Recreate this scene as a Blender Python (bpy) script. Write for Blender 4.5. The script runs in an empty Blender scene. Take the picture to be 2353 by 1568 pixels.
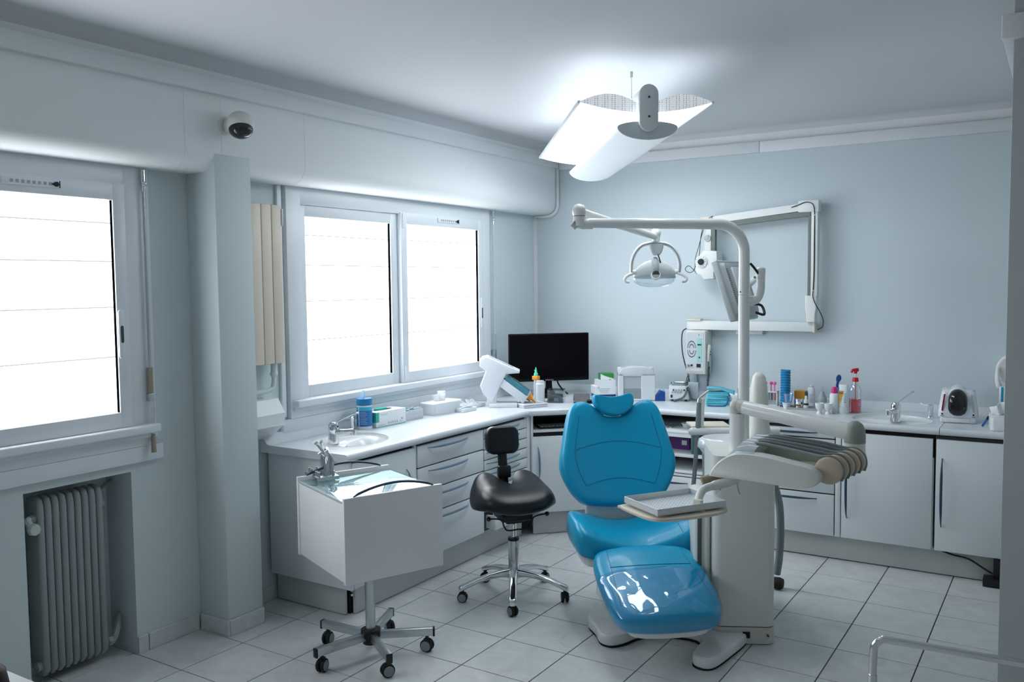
import bpy, bmesh, math, random
from mathutils import Vector, Matrix
random.seed(7)
S = bpy.context.scene
COL = S.collection
PI = math.pi
# ------------------------------------------------------------------ camera, light, exposure
cam_d = bpy.data.cameras.new('camera'); CAM = bpy.data.objects.new('camera', cam_d); COL.objects.link(CAM)
cam_d.sensor_width = 36.0; cam_d.lens = 30.88; cam_d.clip_start = 0.05; cam_d.clip_end = 60
_R = ((0.84777, 0.53027, -0.01043), (0.02546, -0.06034, -0.99785), (-0.52976, 0.84568, -0.06465))
_m = Matrix(((_R[0][0], -_R[1][0], -_R[2][0], 3.47687),
             (_R[0][1], -_R[1][1], -_R[2][1], -3.34729),
             (_R[0][2], -_R[1][2], -_R[2][2], 1.63846), (0, 0, 0, 1)))
CAM.matrix_world = _m
S.camera = CAM
W = bpy.data.worlds.new('world'); S.world = W; W.use_nodes = True
W.node_tree.nodes['Background'].inputs[0].default_value = (0.75, 0.85, 1.0, 1)
W.node_tree.nodes['Background'].inputs[1].default_value = 1.0
S.view_settings.view_transform = 'Standard'; S.view_settings.look = 'None'
S.view_settings.exposure = 0.12; S.view_settings.gamma = 1.0; S.view_settings.use_curve_mapping = False
PANE_L = 6.0          # daylight seen through the frosted panes
PANEL_L = 11.0         # lit underside of the ceiling lamp
TUBE_L = 36.0         # fluorescent tubes of the ceiling lamp
# ------------------------------------------------------------------ materials
MATS = {}
def mat(name, col, rough=0.5, metal=0.0, var=0.04, scale=6.0, bump=0.0, bscale=120.0, coat=0.0, spec=0.5, trans=0.0, ior=1.45, alpha=1.0):
    if name in MATS: return MATS[name]
    m = bpy.data.materials.new(name); m.use_nodes = True; MATS[name] = m
    nt = m.node_tree; b = nt.nodes['Principled BSDF']
    b.inputs['Roughness'].default_value = rough; b.inputs['Metallic'].default_value = metal
    b.inputs['Coat Weight'].default_value = coat; b.inputs['Specular IOR Level'].default_value = spec
    b.inputs['Transmission Weight'].default_value = trans; b.inputs['IOR'].default_value = ior
    b.inputs['Alpha'].default_value = alpha
    tc = nt.nodes.new('ShaderNodeTexCoord')
    n = nt.nodes.new('ShaderNodeTexNoise'); n.inputs['Scale'].default_value = scale; n.inputs['Detail'].default_value = 5
    nt.links.new(tc.outputs['Object'], n.inputs['Vector'])
    mx = nt.nodes.new('ShaderNodeMix'); mx.data_type = 'RGBA'
    c0 = [max(0, c * (1 - var)) for c in col]; c1 = [min(1, c * (1 + var)) for c in col]
    mx.inputs[6].default_value = (*c0, 1); mx.inputs[7].default_value = (*c1, 1)
    nt.links.new(n.outputs['Fac'], mx.inputs[0]); nt.links.new(mx.outputs[2], b.inputs['Base Color'])
    if bump > 0:
        n2 = nt.nodes.new('ShaderNodeTexNoise'); n2.inputs['Scale'].default_value = bscale; n2.inputs['Detail'].default_value = 3
        nt.links.new(tc.outputs['Object'], n2.inputs['Vector'])
        bp = nt.nodes.new('ShaderNodeBump'); bp.inputs['Strength'].default_value = bump; bp.inputs['Distance'].default_value = 0.003
        nt.links.new(n2.outputs['Fac'], bp.inputs['Height']); nt.links.new(bp.outputs['Normal'], b.inputs['Normal'])
    return m
def emis(name, col, strength, base=None):
    m = bpy.data.materials.new(name); m.use_nodes = True; MATS[name] = m
    nt = m.node_tree; nt.nodes.remove(nt.nodes['Principled BSDF'])
    e = nt.nodes.new('ShaderNodeEmission'); e.inputs[0].default_value = (*col, 1); e.inputs[1].default_value = strength
    out = nt.nodes['Material Output']
    if base:
        d = nt.nodes.new('ShaderNodeBsdfDiffuse'); d.inputs[0].default_value = (*base, 1)
        a = nt.nodes.new('ShaderNodeAddShader'); nt.links.new(d.outputs[0], a.inputs[0]); nt.links.new(e.outputs[0], a.inputs[1])
        nt.links.new(a.outputs[0], out.inputs[0])
    else: nt.links.new(e.outputs[0], out.inputs[0])
    return m
def clear(name, col=(0.9, 0.95, 0.97), fac=0.12, rough=0.05, graze=0.5, rise=0.5):
    """thin clear plastic or glass sheet: see-through with a glossy skin"""
    m = bpy.data.materials.new(name); m.use_nodes = True; MATS[name] = m
    nt = m.node_tree; nt.nodes.remove(nt.nodes['Principled BSDF'])
    t = nt.nodes.new('ShaderNodeBsdfTransparent'); t.inputs[0].default_value = (*col, 1)
    g = nt.nodes.new('ShaderNodeBsdfGlossy'); g.inputs[1].default_value = rough; g.inputs[0].default_value = (0.9, 0.95, 1, 1)
    lw = nt.nodes.new('ShaderNodeLayerWeight'); lw.inputs[0].default_value = graze
    mp = nt.nodes.new('ShaderNodeMapRange'); mp.inputs[3].default_value = fac; mp.inputs[4].default_value = min(1, fac + rise)
    nt.links.new(lw.outputs['Facing'], mp.inputs[0])
    mx = nt.nodes.new('ShaderNodeMixShader'); nt.links.new(mp.outputs[0], mx.inputs[0])
    nt.links.new(t.outputs[0], mx.inputs[1]); nt.links.new(g.outputs[0], mx.inputs[2])
    nt.links.new(mx.outputs[0], nt.nodes['Material Output'].inputs[0])
    return m
def tile_mat():
    m = mat('floor_tile', (0.52, 0.55, 0.55), 0.34, var=0.0)
    nt = m.node_tree; b = nt.nodes['Principled BSDF']
    tc = nt.nodes.new('ShaderNodeTexCoord'); oi = nt.nodes.new('ShaderNodeObjectInfo')
    ad = nt.nodes.new('ShaderNodeVectorMath'); ad.operation = 'ADD'
    sc = nt.nodes.new('ShaderNodeVectorMath'); sc.operation = 'SCALE'; sc.inputs[3].default_value = 1.0
    cx = nt.nodes.new('ShaderNodeCombineXYZ')
    ml = nt.nodes.new('ShaderNodeMath'); ml.operation = 'MULTIPLY'; ml.inputs[1].default_value = 37.0
    nt.links.new(oi.outputs['Random'], ml.inputs[0]); nt.links.new(ml.outputs[0], cx.inputs[0]); nt.links.new(ml.outputs[0], cx.inputs[1])
    nt.links.new(tc.outputs['Object'], ad.inputs[0]); nt.links.new(cx.outputs[0], ad.inputs[1])
    n = nt.nodes.new('ShaderNodeTexNoise'); n.inputs['Scale'].default_value = 7; n.inputs['Detail'].default_value = 8; n.inputs['Roughness'].default_value = 0.7; n.inputs['Distortion'].default_value = 1.2
    nt.links.new(ad.outputs[0], n.inputs['Vector'])
    r = nt.nodes.new('ShaderNodeValToRGB'); r.color_ramp.elements[0].position = 0.3; r.color_ramp.elements[1].position = 0.72
    r.color_ramp.elements[0].color = (0.54, 0.57, 0.58, 1); r.color_ramp.elements[1].color = (0.70, 0.73, 0.73, 1)
    nt.links.new(n.outputs['Fac'], r.inputs[0]); nt.links.new(r.outputs[0], b.inputs['Base Color'])
    return m
WALL = mat('wall_paint', (0.55, 0.635, 0.675), 0.75, var=0.03, scale=2.0, bump=0.08, bscale=60)
WALLW = mat('wall_paint_window_side', (0.60, 0.69, 0.71), 0.7, var=0.05, scale=1.6, bump=0.08, bscale=50)
SOFF = mat('soffit_paint', (0.78, 0.82, 0.835), 0.65, var=0.04, scale=1.6)
CEIL = mat('ceiling_paint', (0.575, 0.60, 0.625), 0.85, var=0.03, scale=1.5)
COVE = mat('cornice_paint', (0.70, 0.73, 0.75), 0.6, var=0.03)
UPVC = mat('window_plastic', (0.74, 0.79, 0.83), 0.35, var=0.02)
LAM = mat('white_laminate', (0.74, 0.79, 0.82), 0.42, var=0.02)
LAMD = mat('laminate_edge_shadow', (0.03, 0.035, 0.04), 0.7)
KICK = mat('plinth_laminate', (0.60, 0.63, 0.62), 0.5, var=0.03)
TOP = mat('worktop_white', (0.66, 0.71, 0.75), 0.28, var=0.02, coat=0.2)
HNDL = mat('blue_grey_handle', (0.15, 0.24, 0.33), 0.35, var=0.05)
HNDLD = mat('dark_blue_handle', (0.02, 0.06, 0.11), 0.4, var=0.05)
CHR = mat('chrome', (0.72, 0.75, 0.77), 0.12, 1.0, var=0.02)
STEEL = mat('brushed_steel', (0.52, 0.56, 0.58), 0.32, 1.0, var=0.06, scale=30)
LEATH = mat('black_leather', (0.005, 0.008, 0.011), 0.33, var=0.1, bump=0.1, bscale=300, spec=0.42)
BLKP = mat('black_plastic', (0.008, 0.009, 0.010), 0.45, var=0.1)
RUB = mat('black_rubber', (0.010, 0.011, 0.012), 0.7, var=0.1)
GRIM = mat('grey_rim', (0.22, 0.25, 0.26), 0.5, var=0.05)
VINYL = mat('blue_vinyl', (0.001, 0.34, 0.58), 0.33, var=0.05, bump=0.05, bscale=400, coat=0.1, spec=0.4)
VSEAM = mat('blue_vinyl_seam', (0.002, 0.17, 0.31), 0.5, var=0.05)
PWH = mat('white_enamel', (0.74, 0.77, 0.77), 0.25, var=0.02, coat=0.3)
PCR = mat('cream_plastic', (0.70, 0.65, 0.53), 0.38, var=0.03)
PCRD = mat('beige_roller', (0.55, 0.47, 0.35), 0.5, var=0.05)
PGR = mat('light_grey_plastic', (0.42, 0.47, 0.49), 0.4, var=0.04)
PGRD = mat('grey_hose', (0.20, 0.24, 0.25), 0.5, var=0.05)
PWHS = mat('white_plastic', (0.74, 0.79, 0.82), 0.4, var=0.02)
IVORY = mat('ivory_plastic', (0.70, 0.72, 0.68), 0.4, var=0.03)
GLS = clear('clear_glass', (0.86, 0.95, 0.93), 0.10, 0.02)
CLR = clear('clear_plastic', (0.93, 0.96, 0.97), 0.08, 0.08)
SHEET = clear('clear_plastic_sheet', (0.80, 0.88, 0.93), 0.05, 0.04, 0.3, 0.22)
PAPER = mat('white_paper', (0.82, 0.85, 0.87), 0.85, var=0.02)
RADW = mat('shaded_radiator_enamel', (0.30, 0.34, 0.34), 0.5, var=0.05)  # enamel colour darkened to carry the shade of the niche
RADB = mat('beige_radiator_enamel', (0.72, 0.64, 0.54), 0.45, var=0.02)
DARK = mat('dark_gap', (0.012, 0.013, 0.015), 0.9)
def C(name, col, rough=0.45, **k): return mat(name, col, rough, **k)
# ------------------------------------------------------------------ mesh helpers
def V(*a): return Vector(a)
def nb(): return bmesh.new()
def _tr(vs, M):
    if M is not None:
        for v in vs: v.co = M @ v.co
def box(bm, x0, x1, y0, y1, z0, z1, bev=0.0, seg=2, M=None):
    r = bmesh.ops.create_cube(bm, size=1.0); vs = r['verts']
    for v in vs: v.co = V((x0 + x1) / 2 + v.co.x * (x1 - x0), (y0 + y1) / 2 + v.co.y * (y1 - y0), (z0 + z1) / 2 + v.co.z * (z1 - z0))
    if bev > 0:
        es = list({e for v in vs for e in v.link_edges})
        g = bmesh.ops.bevel(bm, geom=es, offset=bev, segments=seg, profile=0.5, affect='EDGES')
        vs = list({v for f in g['faces'] for v in f.verts} | {v for v in vs if v.is_valid})
    _tr(vs, M); return bm
def frame_from(d):
    d = d.normalized(); a = V(0, 0, 1) if abs(d.z) < 0.95 else V(1, 0, 0)
    x = a.cross(d).normalized(); y = d.cross(x); return x, y
def cyl(bm, p0, p1, r0, r1=None, seg=18, M=None):
    p0, p1 = V(*p0), V(*p1); r1 = r0 if r1 is None else r1
    x, y = frame_from(p1 - p0); A = []; B = []
    for i in range(seg):
        a = 2 * PI * i / seg; d = x * math.cos(a) + y * math.sin(a)
        A.append(bm.verts.new(p0 + d * r0)); B.append(bm.verts.new(p1 + d * r1))
    for i in range(seg): bm.faces.new((A[i], A[(i + 1) % seg], B[(i + 1) % seg], B[i]))
    bm.faces.new(A[::-1]); bm.faces.new(B); _tr(A + B, M); return bm
def spath(pts, n=8, closed=False):
    P = [V(*p) for p in pts]; out = []; N = len(P)
    rng = range(N if closed else N - 1)
    for i in rng:
        if closed: a, b, c, d = P[(i - 1) % N], P[i], P[(i + 1) % N], P[(i + 2) % N]
        else: a, b, c, d = P[max(i - 1, 0)], P[i], P[i + 1], P[min(i + 2, N - 1)]
        for k in range(n):
            t = k / n
            out.append(0.5 * ((2 * b) + (c - a) * t + (2 * a - 5 * b + 4 * c - d) * t * t + (3 * b - a - 3 * c + d) * t ** 3))
    if not closed: out.append(P[-1].copy())
    return out
def tube(bm, pts, r, seg=10, closed=False, flat=1.0, M=None):
    P = [V(*p) for p in pts]; N = len(P); rs = r if isinstance(r, (list, tuple)) else [r] * N
    rings = []; x = None; allv = []
    for i in range(N):
        if closed: t = P[(i + 1) % N] - P[i - 1]
        else: t = P[min(i + 1, N - 1)] - P[max(i - 1, 0)]
        t.normalize()
        if x is None: x, y = frame_from(t)
        else:
            x = x - t * x.dot(t)
            if x.length < 1e-6: x, y = frame_from(t)
            x.normalize(); y = t.cross(x)
        ring = [bm.verts.new(P[i] + x * (math.cos(2 * PI * k / seg) * rs[i]) + y * (math.sin(2 * PI * k / seg) * rs[i] * flat)) for k in range(seg)]
        rings.append(ring); allv += ring
    for i in range(N if closed else N - 1):
        A, B = rings[i], rings[(i + 1) % N]
        for k in range(seg): bm.faces.new((A[k], A[(k + 1) % seg], B[(k + 1) % seg], B[k]))
    if not closed: bm.faces.new(rings[0][::-1]); bm.faces.new(rings[-1])
    _tr(allv, M); return bm
def lathe(bm, prof, seg=24, c=(0, 0, 0), M=None):
    rings = []; allv = []
    for r, z in prof:
        if r < 1e-5: rg = [bm.verts.new(V(c[0], c[1], c[2] + z))]
        else: rg = [bm.verts.new(V(c[0] + r * math.cos(2 * PI * k / seg), c[1] + r * math.sin(2 * PI * k / seg), c[2] + z)) for k in range(seg)]
        rings.append(rg); allv += rg
    for A, B in zip(rings, rings[1:]):
        for k in range(seg):
            k2 = (k + 1) % seg
            if len(A) == 1 and len(B) == 1: continue
            if len(A) == 1: bm.faces.new((A[0], B[k2], B[k]))
            elif len(B) == 1: bm.faces.new((A[k], A[k2], B[0]))
            else: bm.faces.new((A[k], A[k2], B[k2], B[k]))
    if len(rings[0]) > 1: bm.faces.new(rings[0][::-1])
    if len(rings[-1]) > 1: bm.faces.new(rings[-1])
    _tr(allv, M); return bm
def prism(bm, poly, z0, z1, bev=0.0, seg=2, M=None):
    A = [bm.verts.new(V(x, y, z0)) for x, y in poly]; B = [bm.verts.new(V(x, y, z1)) for x, y in poly]
    n = len(poly); fs = [bm.faces.new(A[::-1]), bm.faces.new(B)]
    for i in range(n): fs.append(bm.faces.new((A[i], A[(i + 1) % n], B[(i + 1) % n], B[i])))
    vs = A + B
    bmesh.ops.recalc_face_normals(bm, faces=fs)
    if bev > 0:
        es = [e for e in {e for f in (fs[0], fs[1]) for e in f.edges}]
        g = bmesh.ops.bevel(bm, geom=es, offset=bev, segments=seg, profile=0.5, affect='EDGES')
        vs = list({v for f in g['faces'] for v in f.verts} | {v for v in vs if v.is_valid})
    _tr(vs, M); return bm
def outline(pts, n=6): return [(p.x, p.y) for p in spath([(x, y, 0) for x, y in pts], n, True)]
def rrect(w, h, r, n=5, cx=0, cy=0):
    o = []
    for sx, sy, a0 in ((1, 1, 0), (-1, 1, 90), (-1, -1, 180), (1, -1, 270)):
        for k in range(n + 1):
            a = math.radians(a0 + 90 * k / n)
            o.append((cx + sx * (w / 2 - r) + r * math.cos(a), cy + sy * (h / 2 - r) + r * math.sin(a)))
    return o
def cushion(bm, out, thick, disp=None, rings=((0.90, 0.0), (0.97, 0.06), (1.0, 0.25), (1.0, 0.62), (0.985, 0.82), (0.95, 0.94), (0.88, 1.0), (0.7, 1.0), (0.45, 1.0), (0.2, 1.0)), M=None):
    cx = sum(p[0] for p in out) / len(out); cy = sum(p[1] for p in out) / len(out); n = len(out); allv = []; R = []
    for s, h in rings:
        rg = []
        for x, y in out:
            px, py = cx + (x - cx) * s, cy + (y - cy) * s; pz = h * thick
            if disp: pz += disp(px, py, h)
            rg.append(bm.verts.new(V(px, py, pz)))
        R.append(rg); allv += rg
    for A, B in zip(R, R[1:]):
        for k in range(n): bm.faces.new((A[k], A[(k + 1) % n], B[(k + 1) % n], B[k]))
    ct = bm.verts.new(V(cx, cy, thick + (disp(cx, cy, 1) if disp else 0))); allv.append(ct)
    for k in range(n): bm.faces.new((R[-1][k], R[-1][(k + 1) % n], ct))
    bm.faces.new(R[0][::-1]); _tr(allv, M); return bm
def loft(bm, rings, cap=True, M=None):
    R = [[bm.verts.new(V(*p)) for p in rg] for rg in rings]; n = len(R[0])
    for A, B in zip(R, R[1:]):
        for k in range(n): bm.faces.new((A[k], A[(k + 1) % n], B[(k + 1) % n], B[k]))
    if cap: bm.faces.new(R[0][::-1]); bm.faces.new(R[-1])
    _tr([v for r in R for v in r], M); return bm
def ext(bm, prof, axis, a, b, M=None):
    """extrude a closed (p,q) profile along a world axis"""
    def f(p, q, t): return {'x': (t, p, q), 'y': (p, t, q), 'z': (p, q, t)}[axis]
    return loft(bm, [[f(p, q, a) for p, q in prof], [f(p, q, b) for p, q in prof]], True, M)
def ball(bm, c, r, sx=1, sy=1, sz=1, u=20, v=12, M=None):
    rr = bmesh.ops.create_uvsphere(bm, u_segments=u, v_segments=v, radius=1.0)
    for q in rr['verts']: q.co = V(c[0] + q.co.x * r * sx, c[1] + q.co.y * r * sy, c[2] + q.co.z * r * sz)
    _tr(rr['verts'], M); return bm
def helix(p0, p1, r, turns, n=10):
    p0, p1 = V(*p0), V(*p1); x, y = frame_from(p1 - p0); o = []
    for i in range(turns * n + 1):
        a = 2 * PI * i / n; o.append(p0.lerp(p1, i / (turns * n)) + x * math.cos(a) * r + y * math.sin(a) * r)
    return o
def helix_path(pts, r, per_m, n=8):
    P = spath(pts, 12); o = []; L = 0
    for i, p in enumerate(P):
        t = (P[min(i + 1, len(P) - 1)] - P[max(i - 1, 0)]).normalized(); x, y = frame_from(t)
        if i: L += (P[i] - P[i - 1]).length
    tot = sum((P[i] - P[i - 1]).length for i in range(1, len(P))); N = int(tot * per_m * n)
    cum = [0]
    for i in range(1, len(P)): cum.append(cum[-1] + (P[i] - P[i - 1]).length)
    j = 0
    for k in range(N + 1):
        s = tot * k / N
        while j < len(cum) - 2 and cum[j + 1] < s: j += 1
        q = P[j].lerp(P[j + 1], (s - cum[j]) / max(1e-9, cum[j + 1] - cum[j])); t = (P[j + 1] - P[j]).normalized(); x, y = frame_from(t)
        a = 2 * PI * k / n; o.append(q + x * math.cos(a) * r + y * math.sin(a) * r)
    return o
def Rz(a, t=(0, 0, 0)): return Matrix.Translation(V(*t)) @ Matrix.Rotation(a, 4, 'Z')
def basis(o, x, y, z): return Matrix(((x[0], y[0], z[0], o[0]), (x[1], y[1], z[1], o[1]), (x[2], y[2], z[2], o[2]), (0, 0, 0, 1)))
def obj(name, bm, m, parent=None, ang=38, world=False, kind=None, label=None):
    bmesh.ops.remove_doubles(bm, verts=bm.verts, dist=1e-6)
    bmesh.ops.recalc_face_normals(bm, faces=bm.faces)
    me = bpy.data.meshes.new(name)
    if world and parent is not None:
        inv = parent.matrix_basis.inverted()
        if parent.parent is not None: inv = inv @ parent.parent.matrix_basis.inverted()
        bm.transform(inv)
    bm.to_mesh(me); bm.free()
    me.materials.append(m)
    if ang:
        me.shade_smooth(); me.set_sharp_from_angle(angle=math.radians(ang))
    o = bpy.data.objects.new(name, me); COL.objects.link(o)
    if parent is not None: o.parent = parent
    if kind: o['kind'] = kind
    if label: o['label'] = label
    return o
def tag(o, label, cat, group=None):
    o['label'] = label; o['category'] = cat
    if group: o['group'] = group
    return o
def thing(name, label, cat, loc=(0, 0, 0), rz=0.0, group=None):
    e = bpy.data.objects.new(name, None); COL.objects.link(e); e.empty_display_size = 0.05
    e.location = loc; e.rotation_euler = (0, 0, rz); e.matrix_basis = Rz(rz, loc)
    return tag(e, label, cat, group)
def struct(o): o['kind'] = 'structure'; return o
def sempty(name, loc=(0, 0, 0), rz=0.0):
    e = bpy.data.objects.new(name, None); COL.objects.link(e); e.matrix_basis = Rz(rz, loc); e['kind'] = 'structure'; return e
def dup(o, parent, loc, rz=None):
    c = o.copy(); COL.objects.link(c); c.parent = parent; c.location = loc
    if rz is not None: c.rotation_euler = (0, 0, rz)
    return c
def text(s, size, m, parent, M, name='lettering', depth=0.0004, align='CENTER'):
    cu = bpy.data.curves.new(name, 'FONT'); cu.body = s; cu.size = size; cu.extrude = depth; cu.align_x = align; cu.resolution_u = 2
    t = bpy.data.objects.new(name, cu); COL.objects.link(t); bpy.context.view_layer.update()
    me = bpy.data.meshes.new_from_object(t.evaluated_get(bpy.context.evaluated_depsgraph_get()))
    bpy.data.objects.remove(t); me.transform(M); me.materials.clear(); me.materials.append(m)
    o = bpy.data.objects.new(name, me); COL.objects.link(o); o.parent = parent; return o
def cut(o, bm):
    """subtract the closed mesh bm (in o's local space) from o"""
    me = bpy.data.meshes.new('cutter'); bmesh.ops.recalc_face_normals(bm, faces=bm.faces); bm.to_mesh(me); bm.free()
    k = bpy.data.objects.new('cutter', me); COL.objects.link(k); k.parent = o.parent; k.matrix_basis = o.matrix_basis
    md = o.modifiers.new('cut', 'BOOLEAN'); md.object = k; md.operation = 'DIFFERENCE'; md.solver = 'EXACT'
    bpy.context.view_layer.update()
    nm = bpy.data.meshes.new_from_object(o.evaluated_get(bpy.context.evaluated_depsgraph_get()))
    o.modifiers.clear(); o.data = nm; bpy.data.objects.remove(k)
# ================================================================== ROOM SHELL
H = 2.66; YB = 2.55; YF = -4.7; XR = 5.2; PX, PY = 3.308, 0.30
fl = sempty('floor')
bm = nb(); box(bm, -0.2, XR, YF, YB, -0.12, -0.004); obj('grout_bed', bm, C('grout', (0.045, 0.04, 0.04), 0.9), fl, 0)
TIL = tile_mat(); TS = 0.3333; A0 = -math.radians(0.5667); ca, sa = math.cos(A0), math.sin(A0)
bm = nb(); g = 0.0025
box(bm, g, TS - g, g, TS - g, -0.008, 0.0, 0.0008, 1); tile_me = obj('tile', bm, TIL, fl, 0).data
first = True; rest = nb()
for i in range(-3, 15):
    for j in range(-15, 9):
        x, y = i * TS, j * TS
        cx, cy = 0.655 + ca * (x + TS / 2) - sa * (y + TS / 2), sa * (x + TS / 2) + ca * (y + TS / 2)
        if cx < -0.30 or cy > YB + 0.1 or cy < YF or cx > XR or (cx > PX + 0.2 and cy > PY + 0.2): continue
        near = cy > -1.95 and cx < 4.3
        ox, oy = 0.655 + ca * x - sa * y, sa * x + ca * y
        if near:
            if first: o = [c for c in fl.children if c.name == 'tile'][0]; first = False
            else: o = bpy.data.objects.new('tile', tile_me); COL.objects.link(o); o.parent = fl
            o.location = (ox, oy, 0); o.rotation_euler = (0, 0, A0)
        else:
            box(rest, g, TS - g, g, TS - g, -0.008, 0, 0, M=Rz(A0, (ox, oy, 0)))
obj('tile_field', rest, TIL, fl, 0, kind='stuff')
# ceiling with a small cove
ce = nb(); box(ce, -0.25, XR, YF - .2, YB + .1, H, H + 0.1)
def cove(r, n=6): return [(r - r * math.sin(PI / 2 * k / n), -r + r * math.cos(PI / 2 * k / n)) for k in range(n + 1)]
pr = cove(0.05)   # (out from wall, z rel ceiling)
pr2 = [(0.2 + p, H + q) for p, q in pr] + [(0.2, H + 0.01), ]
ext(ce, [(0.25, H + .001)] + [(0.2 + p, H + q) for p, q in pr] + [(0.2, H + 0.001)], 'y', YF, YB)
ext(ce, [(YB - 0.05, H + .001)] + [(YB - p, H + q) for p, q in pr] + [(YB, H + 0.001)], 'x', 0.2, PX)
struct(obj('ceiling', ce, CEIL))
# window-side wall, with two window openings and a radiator niche
W1 = (-2.72, -0.94, 0.96, 2.16); W2 = (-0.02, 1.83, 0.96, 2.16); NI = (-1.465, -0.987, 0.826)
wl = nb()
def wb(y0, y1, z0, z1, x0=-0.25, x1=0.0): box(wl, x0, x1, y0, y1, z0, z1)
wb(YF, W1[0], 0, H); wb(W1[0], W1[1], W1[3], H); wb(W1[0], NI[0], 0, W1[2]); wb(NI[0], NI[1], NI[2], W1[2]); wb(NI[1], W1[1], 0, W1[2])
wb(W1[1], W2[0], 0, H); wb(W2[0], W2[1], 0, W2[2]); wb(W2[0], W2[1], W2[3], H); wb(W2[1], YB, 0, H); wb(NI[0], NI[1], 0, NI[2], -0.25, -0.19)
struct(obj('wall_left', wl, WALLW, ang=0))
cl = nb(); box(cl, 0, 0.1995, -0.645, -0.436, 0, 2.30, 0.003); struct(obj('wall_pier', cl, WALLW))
r = 0.085; so = [(0.0, 2.165), (0.2 - r, 2.165)] + [(0.2 - r + r * math.sin(PI / 2 * k / 8), 2.165 + r - r * math.cos(PI / 2 * k / 8)) for k in range(1, 9)] + [(0.2, H), (0, H)]
bm = nb(); ext(bm, so, 'y', YF, YB); sf = struct(obj('wall_soffit', bm, SOFF, ang=50))
for ys, zt in ((-0.80, 2.50), (-0.60, 2.50), (-0.078, 2.505)):
    bm = nb(); tube(bm, [(x + .0003 * (x > .19), ys, z - .0003) for x, z in so[2:10]] + [(0.2003, ys, zt)], .0005, 5); obj('seam', bm, C('seam_grey', (.60, .63, .64), .8), sf)
bm = nb(); box(bm, -0.25, PX, YB, YB + 0.15, 0, H); struct(obj('wall_back', bm, WALL, ang=0))
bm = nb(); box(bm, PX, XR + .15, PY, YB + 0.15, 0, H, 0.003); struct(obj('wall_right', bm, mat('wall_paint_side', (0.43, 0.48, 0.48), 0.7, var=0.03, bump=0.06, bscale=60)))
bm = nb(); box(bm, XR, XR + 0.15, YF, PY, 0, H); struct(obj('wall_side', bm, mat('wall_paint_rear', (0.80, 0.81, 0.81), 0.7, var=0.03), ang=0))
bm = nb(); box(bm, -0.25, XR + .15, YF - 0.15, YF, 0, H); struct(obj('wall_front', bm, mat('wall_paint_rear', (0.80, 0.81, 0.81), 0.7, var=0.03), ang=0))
# cable trunking under the ceiling
def trim(n, boxes):
    b = nb()
    for a in boxes: box(b, *a, 0.004)
    return struct(obj(n, b, COVE))
trim('trim_1', [(0.198, 0.232, YF, YB, 2.507, 2.577)])
trim('trim_2', [(0.233, 1.75, YB - 0.034, YB + .002, 2.494, 2.566), (1.752, PX - 0.1, YB - 0.034, YB + .002, 2.492, 2.564), (PX - 0.1, PX - 0.01, YB - 0.04, YB, 2.487, 2.568)])
trim('trim_3', [(PX - 0.034, PX + .002, PY - .03, YB - .03, 2.49, 2.567), (PX - 0.037, PX + 0.06, PY - 0.037, PY + 0.002, 2.486, 2.571), (PX + .06, XR, PY - 0.034, PY + .002, 2.49, 2.567)])
bm = nb(); box(bm, 0.25, PX, YB - .002, YB + .001, 2.566, H - .03); struct(obj('trim_13', bm, C('cornice_white', (0.78, 0.79, 0.81), .6)))
# tiled skirting
def skirt(n, a, b, nrm, h=0.076, t=0.011):
    a, b = V(*a), V(*b); L = (b - a).length; d = (b - a) / L; s = sempty(n); k = 0.0; first = True
    while k < L - 0.02:
        w = min(TS, L - k); bm = nb(); p = a + d * k; q = a + d * (k + w - 0.003)
        xs = sorted((p.x, q.x, p.x + nrm[0] * t, q.x + nrm[0] * t)); ys = sorted((p.y, q.y, p.y + nrm[1] * t, q.y + nrm[1] * t))
        box(bm, xs[0], xs[-1], ys[0], ys[-1], 0.0005, h, 0.0015, 1); obj('tile', bm, TIL, s, 0); k += w
    return s
skirt('baseboard_left', (0, NI[1] + .055, 0), (0, -0.657, 0), (1, 0))
skirt('baseboard_niche', (0, NI[1] , 0), (0, NI[1] + .053, 0), (1, 0))
skirt('baseboard_pier', (0.012, -0.645, 0), (0.211, -0.645, 0), (0, -1))
skirt('baseboard_pier_front', (0.2, -0.645, 0), (0.2, -0.434, 0), (1, 0))
skirt('baseboard_recess', (0, -0.434, 0), (0, -0.19, 0), (1, 0))
skirt('baseboard_rear', (0, YF, 0), (0, NI[0], 0), (1, 0))
# small conduit in the back corner
cd = nb()
box(cd, 0.0, 0.026, YB - 0.026, YB, 0.88, 2.163, 0.002)
tube(cd, [(0.013, YB - .013, 2.155), (0.10, YB - .013, 2.153)] + [(0.128 + 0.085 * math.sin(t), YB - .013, 2.238 - 0.085 * math.cos(t)) for t in [PI / 2 * k / 8 for k in range(9)]] + [(0.213, YB - .013, 2.505)], 0.013, 8)
struct(obj('trim_4', cd, COVE))
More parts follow.
